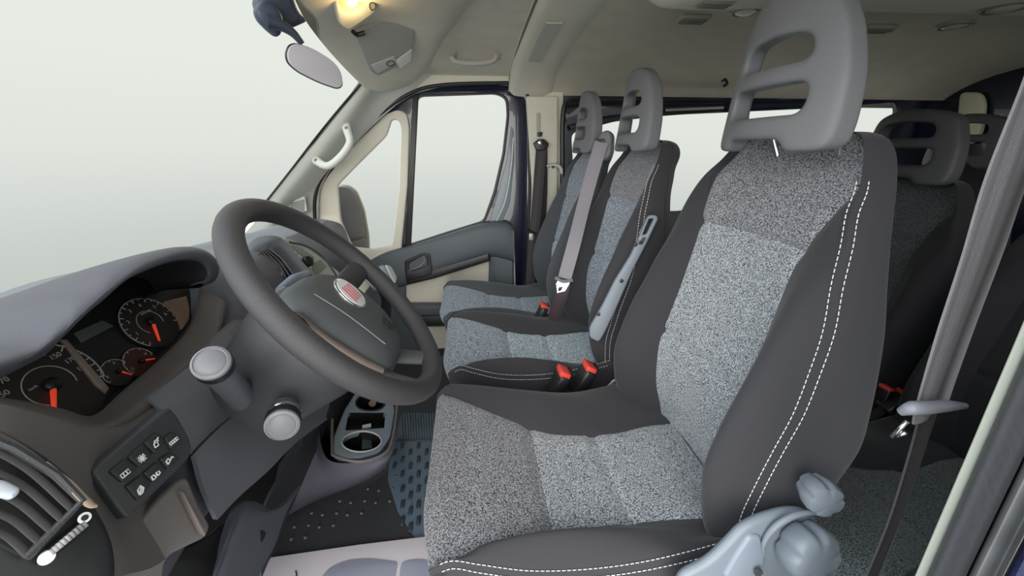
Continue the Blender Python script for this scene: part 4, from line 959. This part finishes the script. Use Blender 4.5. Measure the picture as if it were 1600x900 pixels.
# lower left: bulging end of the dashboard with vent, made as a lofted surface
ro = [[(-60, 640, -.40), (0, 632, -.40), (80, 650, -.40), (150, 668, -.405), (210, 662, -.41), (262, 628, -.42)],
      [(-60, 668, -.355), (10, 662, -.365), (90, 690, -.37), (150, 710, -.375), (210, 700, -.39), (266, 640, -.41)],
      [(-60, 690, -.34), (20, 690, -.345), (95, 730, -.35), (140, 760, -.355), (150, 740, -.375), (180, 700, -.40)],
      [(-60, 780, -.325), (40, 770, -.325), (120, 800, -.33), (180, 845, -.335), (200, 812, -.36), (240, 780, -.38)],
      [(-60, 960, -.31), (60, 930, -.31), (140, 920, -.315), (190, 900, -.33), (250, 880, -.35), (300, 830, -.37)]]
gridmesh('dash_end', gridpts([[P(a, b, 'x', x) for a, b, x in r] for r in ro], 6, 6), M_PLB, DB, thick=.01, tdir=(-1, .2, 0))
# vent, driver side
vn = Vector((.85, -.35, .38)).normalized(); vp = P(70, 770, 'x', -.298)
VT = thing('air_vent', 'black slatted air vent in the near corner of the dashboard', 'air vent', vp)
plate('vent_housing', [(-80, 640), (0, 668), (60, 700), (120, 748), (158, 800), (180, 845), (186, 905), (150, 1000), (-90, 1000)], vp-vn*.004, vn, .02, M_BLK, VT, bevel=.005, r=.02)
plate('vent_well', [(-60, 660), (0, 686), (50, 712), (100, 752), (129, 784), (38, 872), (-20, 840), (-70, 800)], vp, vn, .006, M_BLKM, VT, bevel=.001, r=.004)
for k, (a, b) in enumerate([((-40, 660), (128, 782)), ((-40, 688), (113, 795)), ((-40, 722), (97, 811)), ((-40, 757), (80, 828)), ((-40, 792), (62, 846)), ((-40, 823), (44, 866))]):
    m_ = ((a[0]+b[0])/2+6, (a[1]+b[1])/2-9)
    tube('slat', [PN(a[0], a[1], vp+vn*.005, vn), PN(m_[0], m_[1], vp+vn*.006, vn), PN(b[0], b[1], vp+vn*.005, vn)], .0030, mat('slat_dark', (.09, .085, .09), .3), VT, seg=8, flat=.28, flatdir=(.35, .1, 1))
tube('vent_edge', [PN(x, y, vp+vn*.005, vn) for x, y in [(-50, 672), (20, 700), (88, 742), (128, 782), (84, 828), (40, 872)]], .003, M_PL2, VT, seg=8, smoothpath=False)
tube('bronze_edge', [PN(x, y, vp+vn*.006, vn) for x, y in [(72, 722), (108, 756), (138, 786), (152, 791)]], [.001, .003, .003, .001], mat('bezel_copper2', (.38, .29, .21), .4), VT, seg=8, flat=.4)
plate('slider_tab', [(-20, 748), (8, 748), (35, 762), (32, 772), (20, 781), (-20, 772)], vp+vn*.013, vn, .008, mat('tab_pale', (.50, .53, .60), .3), VT, bevel=.003, r=.008)
lathe('mark_dot', [(0, .0045), (.001, .004)], PN(73, 871, vp+vn*.003, vn), vn, M_WHT, VT, seg=20)
lathe('mark_ring', [(0, .0038), (.001, .0035)], PN(132, 809, vp+vn*.003, vn), vn, M_WHT, VT, seg=20)
lathe('mark_ring_center', [(0, .002), (.001, .002)], PN(132, 809, vp+vn*.004, vn), vn, M_BLK, VT, seg=12)
tw = thing('vent_thumbwheel', 'ribbed grey thumbwheel beside the near corner air vent', 'thumbwheel', PN(103, 838, vp, vn))
for k in range(9):
    t = k/8; a = (78+t*50, 858-t*42)
    p_ = PN(a[0], a[1], vp+vn*(.003+.004*math.sin(PI*t)), vn); q_ = PN(a[0]+7, a[1]+7, vp+vn*(.003+.004*math.sin(PI*t)), vn)
    tube('rib', [p_, q_], .0016, mat('rib_grey', (.30, .29, .31), .4), tw, seg=6, smoothpath=False)
tube('wheel_core', [PN(76, 864, vp, vn), PN(130, 822, vp, vn)], .004, M_BLK, tw, seg=12, smoothpath=False)
# switch panel
sp_ = P(225, 712, 'x', -.345); sn_ = Vector((.93, -.22, .30)).normalized()
SPN = thing('switch_panel', 'dark switch panel with seven white-marked push buttons left of the column', 'switch panel', sp_)
plate('panel', [(144, 738), (168, 715), (255, 641), (265, 636), (278, 650), (298, 686), (300, 700), (296, 716), (250, 762), (200, 811), (188, 800)], sp_, sn_, .02, M_PL2, SPN, bevel=.003, r=.004)
bq = [[(171, 737), (198, 716), (217, 733), (193, 755)], [(200, 715), (223, 694), (241, 712), (219, 731)], [(225, 692), (247, 674), (259, 689), (243, 710)], [(257, 685), (271, 673), (286, 688), (268, 704)],
      [(196, 760), (222, 741), (238, 757), (216, 783)], [(224, 739), (247, 720), (262, 736), (240, 755)], [(249, 717), (268, 706), (283, 716), (264, 734)]]
M_BT = mat('button_black', (.030, .029, .031), .5)
bn = []
for k, q in enumerate(bq):
    b_ = plate('push_button', scl(q, .95), sp_+sn_*.004, sn_, .008, M_BT, SPN, bevel=.0012, r=.002); bn.append(b_)
def sdir(a, b): return PN(*b, sp_, sn_)-PN(*a, sp_, sn_)
xd = sdir((171, 737), (198, 716))
for (px, py), kind, k in [((196, 740), 'box', 0), ((222, 716), 'fan', 1), ((244, 693), 'lock', 2), ((272, 689), 'bar', 3), ((220, 766), 'leaf', 4), ((244, 742), 'fog', 5), ((265, 720), 'key', 6)]:
    c_ = PN(px, py, sp_+sn_*.0045, sn_); x_ = xd.normalized(); y_ = sn_.cross(x_)
    def sy(L_, closed=True, r_=.0006):
        vs_, fs_ = [], []
        for line in L_:
            tube('', [c_+x_*a*.001+y_*b*.001 for a, b in line], r_, None, seg=5, n=1, smoothpath=False, join=(vs_, fs_))
        return mesh('symbol', vs_, fs_, M_WHT, bn[k])
    if kind == 'box': sy([[(-4, -2), (4, -2), (4, 2), (-4, 2), (-4, -2)], [(-1.5, -2), (-1.5, 2)], [(1.5, -2), (1.5, 2)]])
    elif kind == 'fan': sy([[(0, 0), (3, 3), (3.5, 0), (0, 0)], [(0, 0), (-3, 3), (0, 3.6), (0, 0)], [(0, 0), (-3, -3), (-3.5, 0), (0, 0)], [(0, 0), (3, -3), (0, -3.6), (0, 0)]], r_=.0008)
    elif kind == 'lock': sy([[(-3, -3), (1, -3), (2, 1), (-2, 1), (-3, -3)], [(-1, 1), (0, 3), (2, 3), (3.5, 1)], [(3, 3), (5, 4)]], r_=.0007)
    elif kind == 'bar': sy([[(-5, -1.5), (5, -1.5), (5, 1.5), (-5, 1.5), (-5, -1.5)], [(-2.5, -1.5), (-2.5, 1.5)], [(0, -1.5), (0, 1.5)], [(2.5, -1.5), (2.5, 1.5)]])
    elif kind == 'leaf': sy([[(-3, -3), (-2, 2), (2, 4), (3, 0), (0, -3), (-3, -3)], [(-2, -2), (2, 2)]], r_=.0009)
    elif kind == 'fog': sy([[(-5, -2), (-4, 2), (-2, 2), (-1, -2), (-5, -2)], [(1, -2), (1, 2), (4, 1), (4, -1), (1, -2)], [(-1, 0), (1, 0)]], r_=.0008)
    else: sy([[(-3, -2), (-3, 2), (0, 3), (1, 0), (-3, -2)], [(1, 0), (4, 2), (5, 0)]], r_=.0008)
# panel under the column (knee cover) and lower trim pieces
ro = [[(232, 622, -.43), (300, 568, -.435), (345, 520, -.44), (390, 500, -.45), (470, 540, -.45)],
      [(262, 650, -.40), (320, 610, -.405), (370, 570, -.41), (420, 560, -.42), (500, 600, -.42)],
      [(300, 700, -.37), (340, 665, -.375), (400, 640, -.385), (460, 635, -.39), (515, 625, -.40)],
      [(318, 760, -.355), (360, 720, -.36), (410, 690, -.37), (460, 670, -.38), (510, 650, -.40)],
      [(340, 812, -.36), (375, 775, -.365), (420, 735, -.37), (465, 690, -.385), (512, 655, -.41)]]
gridmesh('column_panel', gridpts([[P(a, b, 'x', x) for a, b, x in r] for r in ro], 6, 6), mat('column_panel_grey', (.17, .17, .20), .45, bump=.4), DB, thick=.008, tdir=(-1, .3, -.1))
tube('panel_seam', [P(a, b, 'x', x) for a, b, x in [(298, 712, -.361), (318, 690, -.364), (345, 664, -.369), (362, 650, -.372)]], .0015, M_BLK, DB, seg=6)
# lower left brown box area
plate('lower_cover', [(190, 850), (250, 780), (292, 742), (312, 790), (330, 822), (322, 840), (260, 870), (250, 960), (170, 960)], P(260, 820, 'x', -.355), (.9, -.3, .2), .012, M_PLB, DB, bevel=.004, r=.01)
plate('cover_ridge', [(283, 768), (289, 768), (324, 832), (321, 838), (315, 832)], P(260, 820, 'x', -.347), (.9, -.3, .2), .008, mat('ridge_brown', (.17, .14, .13), .5), DB, bevel=.002)
plate('under_tray', [(230, 960), (262, 868), (325, 838), (350, 815), (420, 830), (380, 900), (340, 960)], P(330, 860, 'x', -.40), (.7, -.3, .6), .01, M_BLK, DB, bevel=.003, r=.01)
# open glove tray below the column: curved scoop
ro = [[(375, 905, -.36), (345, 880, -.37), (365, 800, -.385), (395, 783, -.39), (428, 800, -.395)],
      [(330, 960, -.33), (345, 900, -.34), (385, 820, -.36), (410, 800, -.37), (430, 806, -.38)],
      [(400, 960, -.32), (405, 900, -.34), (430, 850, -.355), (448, 800, -.375), (470, 760, -.39)]]
gridmesh('storage_tray', gridpts([[P(a, b, 'x', x) for a, b, x in r] for r in ro], 6, 6), mat('tray_blue_grey', (.14, .145, .18), .5), DB, thick=.006, tdir=(-1, .2, 0))
ro = [[(470, 700, -.41), (485, 655, -.42), (515, 632, -.43)], [(415, 790, -.42), (450, 740, -.43), (500, 660, -.44)], [(408, 905, -.40), (440, 830, -.42), (520, 645, -.45)]]
gridmesh('bin_edge', gridpts([[P(a, b, 'x', x) for a, b, x in r] for r in ro], 6, 6), M_PL2, DB, thick=.006, tdir=(-1, .2, 0))
box('bulkhead', (-.62, 1.1, .25), .04, 1.75, .5, M_BLKM, DB, bevel=.01)
# centre stack
sp0 = P(435, 410, 'y', 1.02); cs = Vector((.80, -.45, .40)).normalized()
CS = thing('centre_air_vent', 'black slatted air vent in a blue-grey rounded pod seen through the steering wheel', 'air vent', sp0)
ro = [[(380, 402, 1.00), (392, 378, 1.06), (412, 368, 1.10), (440, 372, 1.14), (465, 400, 1.13), (500, 440, 1.10)],
      [(384, 408, .98), (398, 388, 1.02), (418, 378, 1.06), (438, 384, 1.09), (460, 410, 1.08), (490, 445, 1.05)],
      [(400, 420, .985), (406, 404, 1.01), (420, 392, 1.035), (432, 396, 1.06), (450, 418, 1.05), (475, 448, 1.03)]]
gridmesh('pod', gridpts([[P(a, b, 'y', y) for a, b, y in r] for r in ro], 5, 4), mat('pod_blue_grey', (.075, .085, .11), .4), CS, thick=.01, tdir=(-.6, .6, -.3))
plate('vent_well', [(401, 398), (419, 388), (436, 400), (452, 424), (462, 445), (446, 462), (425, 445), (408, 420)], sp0-cs*.004, cs, .008, M_BLKM, CS, bevel=.001, r=.004)
for k in range(6):
    a = (404+k*3.4, 397-k*1.6); b = (440+k*3.6, 455-k*5.2)
    tube('slat', [PN(*a, sp0+cs*.003, cs), PN((a[0]+b[0])/2+2, (a[1]+b[1])/2-3, sp0+cs*.004, cs), PN(*b, sp0+cs*.003, cs)], .003, mat('slat_grey', (.10, .10, .115), .35), CS, seg=6, flat=.5)
plate('slider_tab', [(427, 419), (433, 418), (443, 428), (440, 432), (430, 425)], sp0+cs*.009, cs, .006, M_SIL, CS, bevel=.002, r=.003)
rp = P(485, 405, 'y', 1.20); rn = Vector((.82, -.35, .45)).normalized()
RD = thing('radio', 'silver-grey radio and heater panel with a round black knob behind the wheel rim', 'radio', rp)
plate('fascia', [(438, 376), (446, 370), (470, 380), (500, 400), (530, 425), (545, 450), (520, 470), (490, 460), (455, 410)], rp, rn, .02, M_SIL, RD, bevel=.003, r=.01)
lathe('knob', [(0, .016), (.012, .015), (.016, .012), (.0165, .001)], PN(478, 410, rp, rn), rn, M_BLK, RD, seg=28)
plate('display', [(455, 383), (470, 386), (492, 402), (486, 406), (468, 398)], rp+rn*.002, rn, .003, mat('display_green', (.22, .26, .22), .3), RD, bevel=.0005)
plate('key_block', [(486, 414), (500, 405), (510, 416), (495, 432)], rp+rn*.003, rn, .004, mat('key_olive', (.20, .22, .17), .4), RD, bevel=.001)
for k in range(5):
    plate('key', [(458+k*6, 394+k*5), (462+k*6, 392+k*5), (466+k*6, 397+k*5), (462+k*6, 399+k*5)], rp+rn*.003, rn, .004, mat('key_pale', (.62, .63, .60), .4), RD, bevel=.001)
tube('trim_line', [PN(x, y, rp+rn*.002, rn) for x, y in [(440, 379), (455, 395), (468, 412), (482, 430)]], .002, M_BLK, RD, seg=6)
tube('trim_line', [PN(x, y, rp+rn*.002, rn) for x, y in [(452, 378), (480, 385), (505, 402), (522, 425), (530, 440)]], .003, M_HRD, RD, seg=6)
# far air vent at passenger corner
fp = P(520, 380, 'y', 1.93); fn = Vector((.8, -.4, .45)).normalized()
FV = thing('far_air_vent', 'small silver-framed air vent at the far corner of the dashboard by the passenger door', 'air vent', fp)
ro = [[(468, 352, 1.85), (482, 344, 1.92), (500, 344, 1.98), (514, 350, 2.0), (530, 372, 2.0), (546, 400, 1.98)],
      [(476, 362, 1.80), (490, 356, 1.84), (506, 356, 1.89), (516, 364, 1.91), (530, 386, 1.92), (540, 402, 1.92)],
      [(484, 376, 1.78), (498, 372, 1.80), (510, 374, 1.84), (518, 384, 1.86), (526, 396, 1.88), (534, 406, 1.9)]]
gridmesh('pod', gridpts([[P(a, b, 'y', y) for a, b, y in r] for r in ro], 4, 4), mat('pod_grey', (.15, .16, .18), .4), FV, thick=.01, tdir=(-.6, .6, -.3))
plate('vent_frame', [(502, 362), (513, 354), (534, 380), (543, 402), (528, 398)], P(520, 380, 'y', 1.88), fn, .008, M_SIL, FV, bevel=.002, r=.004)
for k in range(5):
    plate('slat', [(508+k*5, 364+k*6.4), (515+k*4.6, 359+k*7.6), (517+k*4.6, 361+k*7.6), (510+k*5, 367+k*6.4)], P(520, 380, 'y', 1.872), fn, .005, M_HRD, FV, bevel=.0008)

# ================================================================== GEAR LEVER, CONSOLE, CUP HOLDERS
GL = thing('gear_lever', 'bluish grey gear knob with silver ring standing beyond the wheel rim', 'gear lever', P(600, 432, 'y', 1.12))
a, b = P(583, 462, 'y', 1.06), P(604, 428, 'y', 1.12)
tube('knob', [P(578, 446, 'y', 1.10), P(590, 437, 'y', 1.11), P(603, 430, 'y', 1.12), P(612, 428, 'y', 1.125)], [.020, .029, .030, .020], mat('knob_plastic', (.18, .20, .235), .35), GL)
plate('top_ring', [(602, 413), (612, 416), (621, 434), (618, 444), (610, 430)], P(613, 428, 'y', 1.10), (.6, -.5, .3), .006, M_SIL, GL, bevel=.002, r=.008)
tube('shaft', [P(596, 440, 'y', 1.12), P(604, 470, 'y', 1.16), P(600, 510, 'y', 1.22)], [.020, .014, .02], M_BLK, GL)
CC = thing('centre_console', 'blue-grey lower console with an oval cup holder tray', 'console', (-.35, 1.1, .01))
cz = .28
tray_o = [(556, 612), (570, 609), (612, 622), (617, 640), (610, 682), (594, 705), (562, 715), (532, 716), (521, 708), (522, 680), (538, 640)]
tp_ = P(570, 665, 'z', cz); tn_ = Vector((.22, -.12, .96)).normalized()
def tpt(x, y, k=0): return PN(x, y, tp_+tn_*k, tn_)
def ell(cx, cy, rx, ry, tilt=0, n=20):
    o = []
    for k in range(n):
        a = 2*PI*k/n; u, v = rx*math.cos(a), ry*math.sin(a); o.append((cx+u*math.cos(tilt)-v*math.sin(tilt), cy+u*math.sin(tilt)+v*math.cos(tilt)))
    return o
holes = [ell(579, 629, 23, 13, .06), [(545, 645), (602, 645), (600, 668), (540, 672)], ell(565, 690, 31, 16, -.12)]
tr = plate('cup_tray', tray_o, tp_, tn_, .02, mat('tray_steel_blue', (.16, .20, .25), .3), CC, holes=holes, bevel=.003, r=.012, rh=.004)
for cx, cy, rx, ry in ((579, 629, 23, 13), (565, 690, 31, 16)):
    E_ = [tpt(*q) for q in ell(cx, cy, rx, ry, -.05, 28)]
    cen = sum(E_, Vector())/28
    g_ = [[p.copy() for p in E_], [cen+(p-cen)*.97-tn_*.03 for p in E_], [cen+(p-cen)*.9-tn_*.07 for p in E_], [cen+(p-cen)*.05-tn_*.072 for p in E_]]
    gridmesh('cup_well', g_, mat('well_black', (.010, .010, .011), .3), tr, closed=True)
    tube('well_rim', E_[::2], .0025, M_SIL if cy > 650 else M_BLK, tr, seg=6, n=2, closed=True)
E_ = [tpt(x, y) for x, y in [(545, 645), (602, 645), (600, 668), (540, 672)]]; cen = sum(E_, Vector())/4
gridmesh('coin_well', [E_, [p-tn_*.05 for p in E_], [cen-tn_*.05+(p-cen)*.05 for p in E_]], mat('well_black', (.010, .010, .011), .3), tr, closed=True, smooth=False)
tube('lighter_socket', [tpt(580, 632, -.035), tpt(582, 630, -.005)], .011, mat('socket_brown', (.12, .07, .04), .3), tr, seg=16, smoothpath=False)
plate('coin_clip', [(566, 664), (580, 661), (580, 667), (566, 670)], tp_-tn_*.004, tn_, .004, M_SIL, tr, bevel=.001)
plate('clip_plate', [(566, 682), (579, 680), (582, 700), (565, 702)], tp_-tn_*.03, tn_, .004, mat('clip_dark', (.06, .08, .09), .2), tr, bevel=.001)
# console body: loft from floor line to tray line
TO = [tpt(x, y, -.004) for x, y in [(520, 600), (500, 660), (505, 705), (522, 722), (562, 722), (598, 712), (615, 690), (622, 640), (618, 615)]]
M1 = [P(500, 630, 'y', 1.10), P(472, 700, 'y', 1.0), P(480, 745, 'y', .98), P(520, 752, 'y', .955), P(560, 748, 'y', .95), P(598, 728, 'y', .96), P(616, 702, 'y', 1.0), P(624, 650, 'y', 1.12), P(622, 620, 'y', 1.25)]
BO = [P(380, 800, 'y', 1.08), P(425, 815, 'z', .02), P(465, 797, 'z', .02), P(500, 780, 'z', .02), P(545, 763, 'z', .02), P(588, 742, 'z', .02), P(605, 722, 'z', .03), P(616, 690, 'z', .04), P(622, 650, 'z', .05)]
gridmesh('console_body', gridpts([TO, M1, [(a*.5+b*.5)+Vector((.004, -.006, 0)) for a, b in zip(M1, BO)], BO], 5, 6), mat('console_mauve_grey', (.075, .072, .095), .5, bump=.3), CC)
tube('tray_edge', [tpt(x, y, -.002) for x, y in [(519, 655), (519, 700), (524, 713), (562, 721), (598, 710), (612, 690), (620, 640), (618, 622)]], .004, M_PLB, CC, seg=8)
# dark tunnel fill under dash centre
box('console_core', (-.50, 1.25, .30), .16, .30, .42, M_BLKM, CC, bevel=.02)

# ================================================================== FLOOR MATS
FM = thing('rubber_floor_mat', 'dark rubber floor mat with raised studs and dashes under the dashboard', 'floor mat', (-.3, 1.1, .004))
plate('mat_sheet', [Vector((-.66, .42, .010)), Vector((.20, .42, .010)), Vector((.02, 2.0, .010)), Vector((-.62, 2.0, .010))], (0, 0, .010), (0, 0, 1), .008, M_RUB, FM, bevel=.002, r=.03)
heel = [P(x, y, 'z', .0115) for x, y in [(610, 700), (628, 645), (720, 645), (720, 700), (705, 860), (655, 850), (622, 800), (606, 750)]]
plate('heel_pad', heel, (0, 0, .0125), (0, 0, 1), .003, M_RUBB, FM, bevel=.001, r=.01)
nd = 0
dm = None
o0 = P(632, 690, 'z', .013)
ux_ = (P(660, 690, 'z', .013)-o0); vy_ = P(630, 800, 'z', .013)-o0
M_DASH = mat('dash_rubber', (.045, .06, .075), .4)
cols_ = [(630, [(704, 0), (722, 0), (741, 0), (763, 0), (787, 0)]), (648, [(695, 0), (716, 0), (737, 0), (760, 0), (783, 0), (808, 0)]), (612, [(715, 0), (735, 0), (755, 0), (777, 0)]), (657, [(705, 0), (726, 0), (748, 0), (773, 0), (800, 0), (825, 0)]), (640, [(706, 0), (726, 0), (746, 0), (769, 0), (793, 0), (818, 0)]), (622, [(750, 0), (772, 0), (797, 0)])]
first = None
for i in range(8):
    for j in range(11):
        px = 604+j*12.5; py = 696+i*21+(10 if j % 2 else 0)+i*i*.5
        if px < 612+(py-700)*.14 or py > 838 or px > 700: continue
        c_ = P(px, py, 'z', .0145)
        if first is None:
            first = box('raised_dash', (0, 0, 0), .012, .032, .004, M_DASH, None, bevel=.003); me_ = first.data; o = first
        else:
            o = first.copy(); COL.objects.link(o)
        o.location = c_; o.parent = FM; o.matrix_parent_inverse = Matrix.Translation(-FM.location)
first = None
for i in range(7):
    for j in range(9):
        px = 455+j*22+i*5; py = 842-i*19-j*9.5+(7 if j % 2 else 0)
        if not (440 < px < 625 and 742 < py < 860): continue
        if py < 742+(600-px)*.42+6 : continue
        c_ = P(px, py, 'z', .0112)
        if first is None:
            first = lathe('stud', [(0, .006), (.002, .005), (.0035, .003), (.004, .0005)], (0, 0, 0), (0, 0, 1), mat('stud_rubber', (.10, .095, .095), .25), None, seg=10); o = first
        else:
            o = first.copy(); COL.objects.link(o)
        o.location = c_; o.parent = FM; o.matrix_parent_inverse = Matrix.Translation(-FM.location)
for k in range(16):
    x = 628+k*4.2
    tube('rib', [P(x, 645, 'z', .012), P(x+3-k*.15, 686, 'z', .012)], .0018, M_RUB, FM, seg=5, smoothpath=False)
tube('pad_border', [P(612, 688, 'z', .014), P(700, 688, 'z', .014)], .003, M_RUB, FM, seg=6, smoothpath=False)
PM = thing('paper_mat', 'pale lilac paper floor protector with printed shoe shapes at the bottom edge', 'paper mat', P(560, 880, 'z', .02))
plate('paper_sheet', [P(x, y, 'z', .02) for x, y in [(423, 871), (560, 851), (668, 838), (676, 860), (690, 905), (720, 1040), (330, 1080), (396, 920)]], (0, 0, .02), (0, 0, 1), .0015, M_PAP, PM, bevel=.0004)
M_PR = mat('print_grey_blue', (.42, .44, .58), .7)
plate('shoe_print', [P(x, y, 'z', .021) for x, y in [(500, 905), (515, 886), (545, 874), (580, 872), (610, 876), (622, 878), (618, 900), (612, 930), (520, 940)]], (0, 0, .0212), (0, 0, 1), .0008, M_PR, PM, bevel=.0002, r=.02)
plate('heel_print', [P(x, y, 'z', .021) for x, y in [(627, 876), (655, 873), (672, 876), (678, 892), (682, 920), (622, 930), (624, 900)]], (0, 0, .0212), (0, 0, 1), .0008, M_PR, PM, bevel=.0002, r=.02)
tube('pen_mark', [P(462, 892, 'z', .0215), P(463, 900, 'z', .0215), P(458, 915, 'z', .0215)], .0015, M_BLK, PM, seg=6)
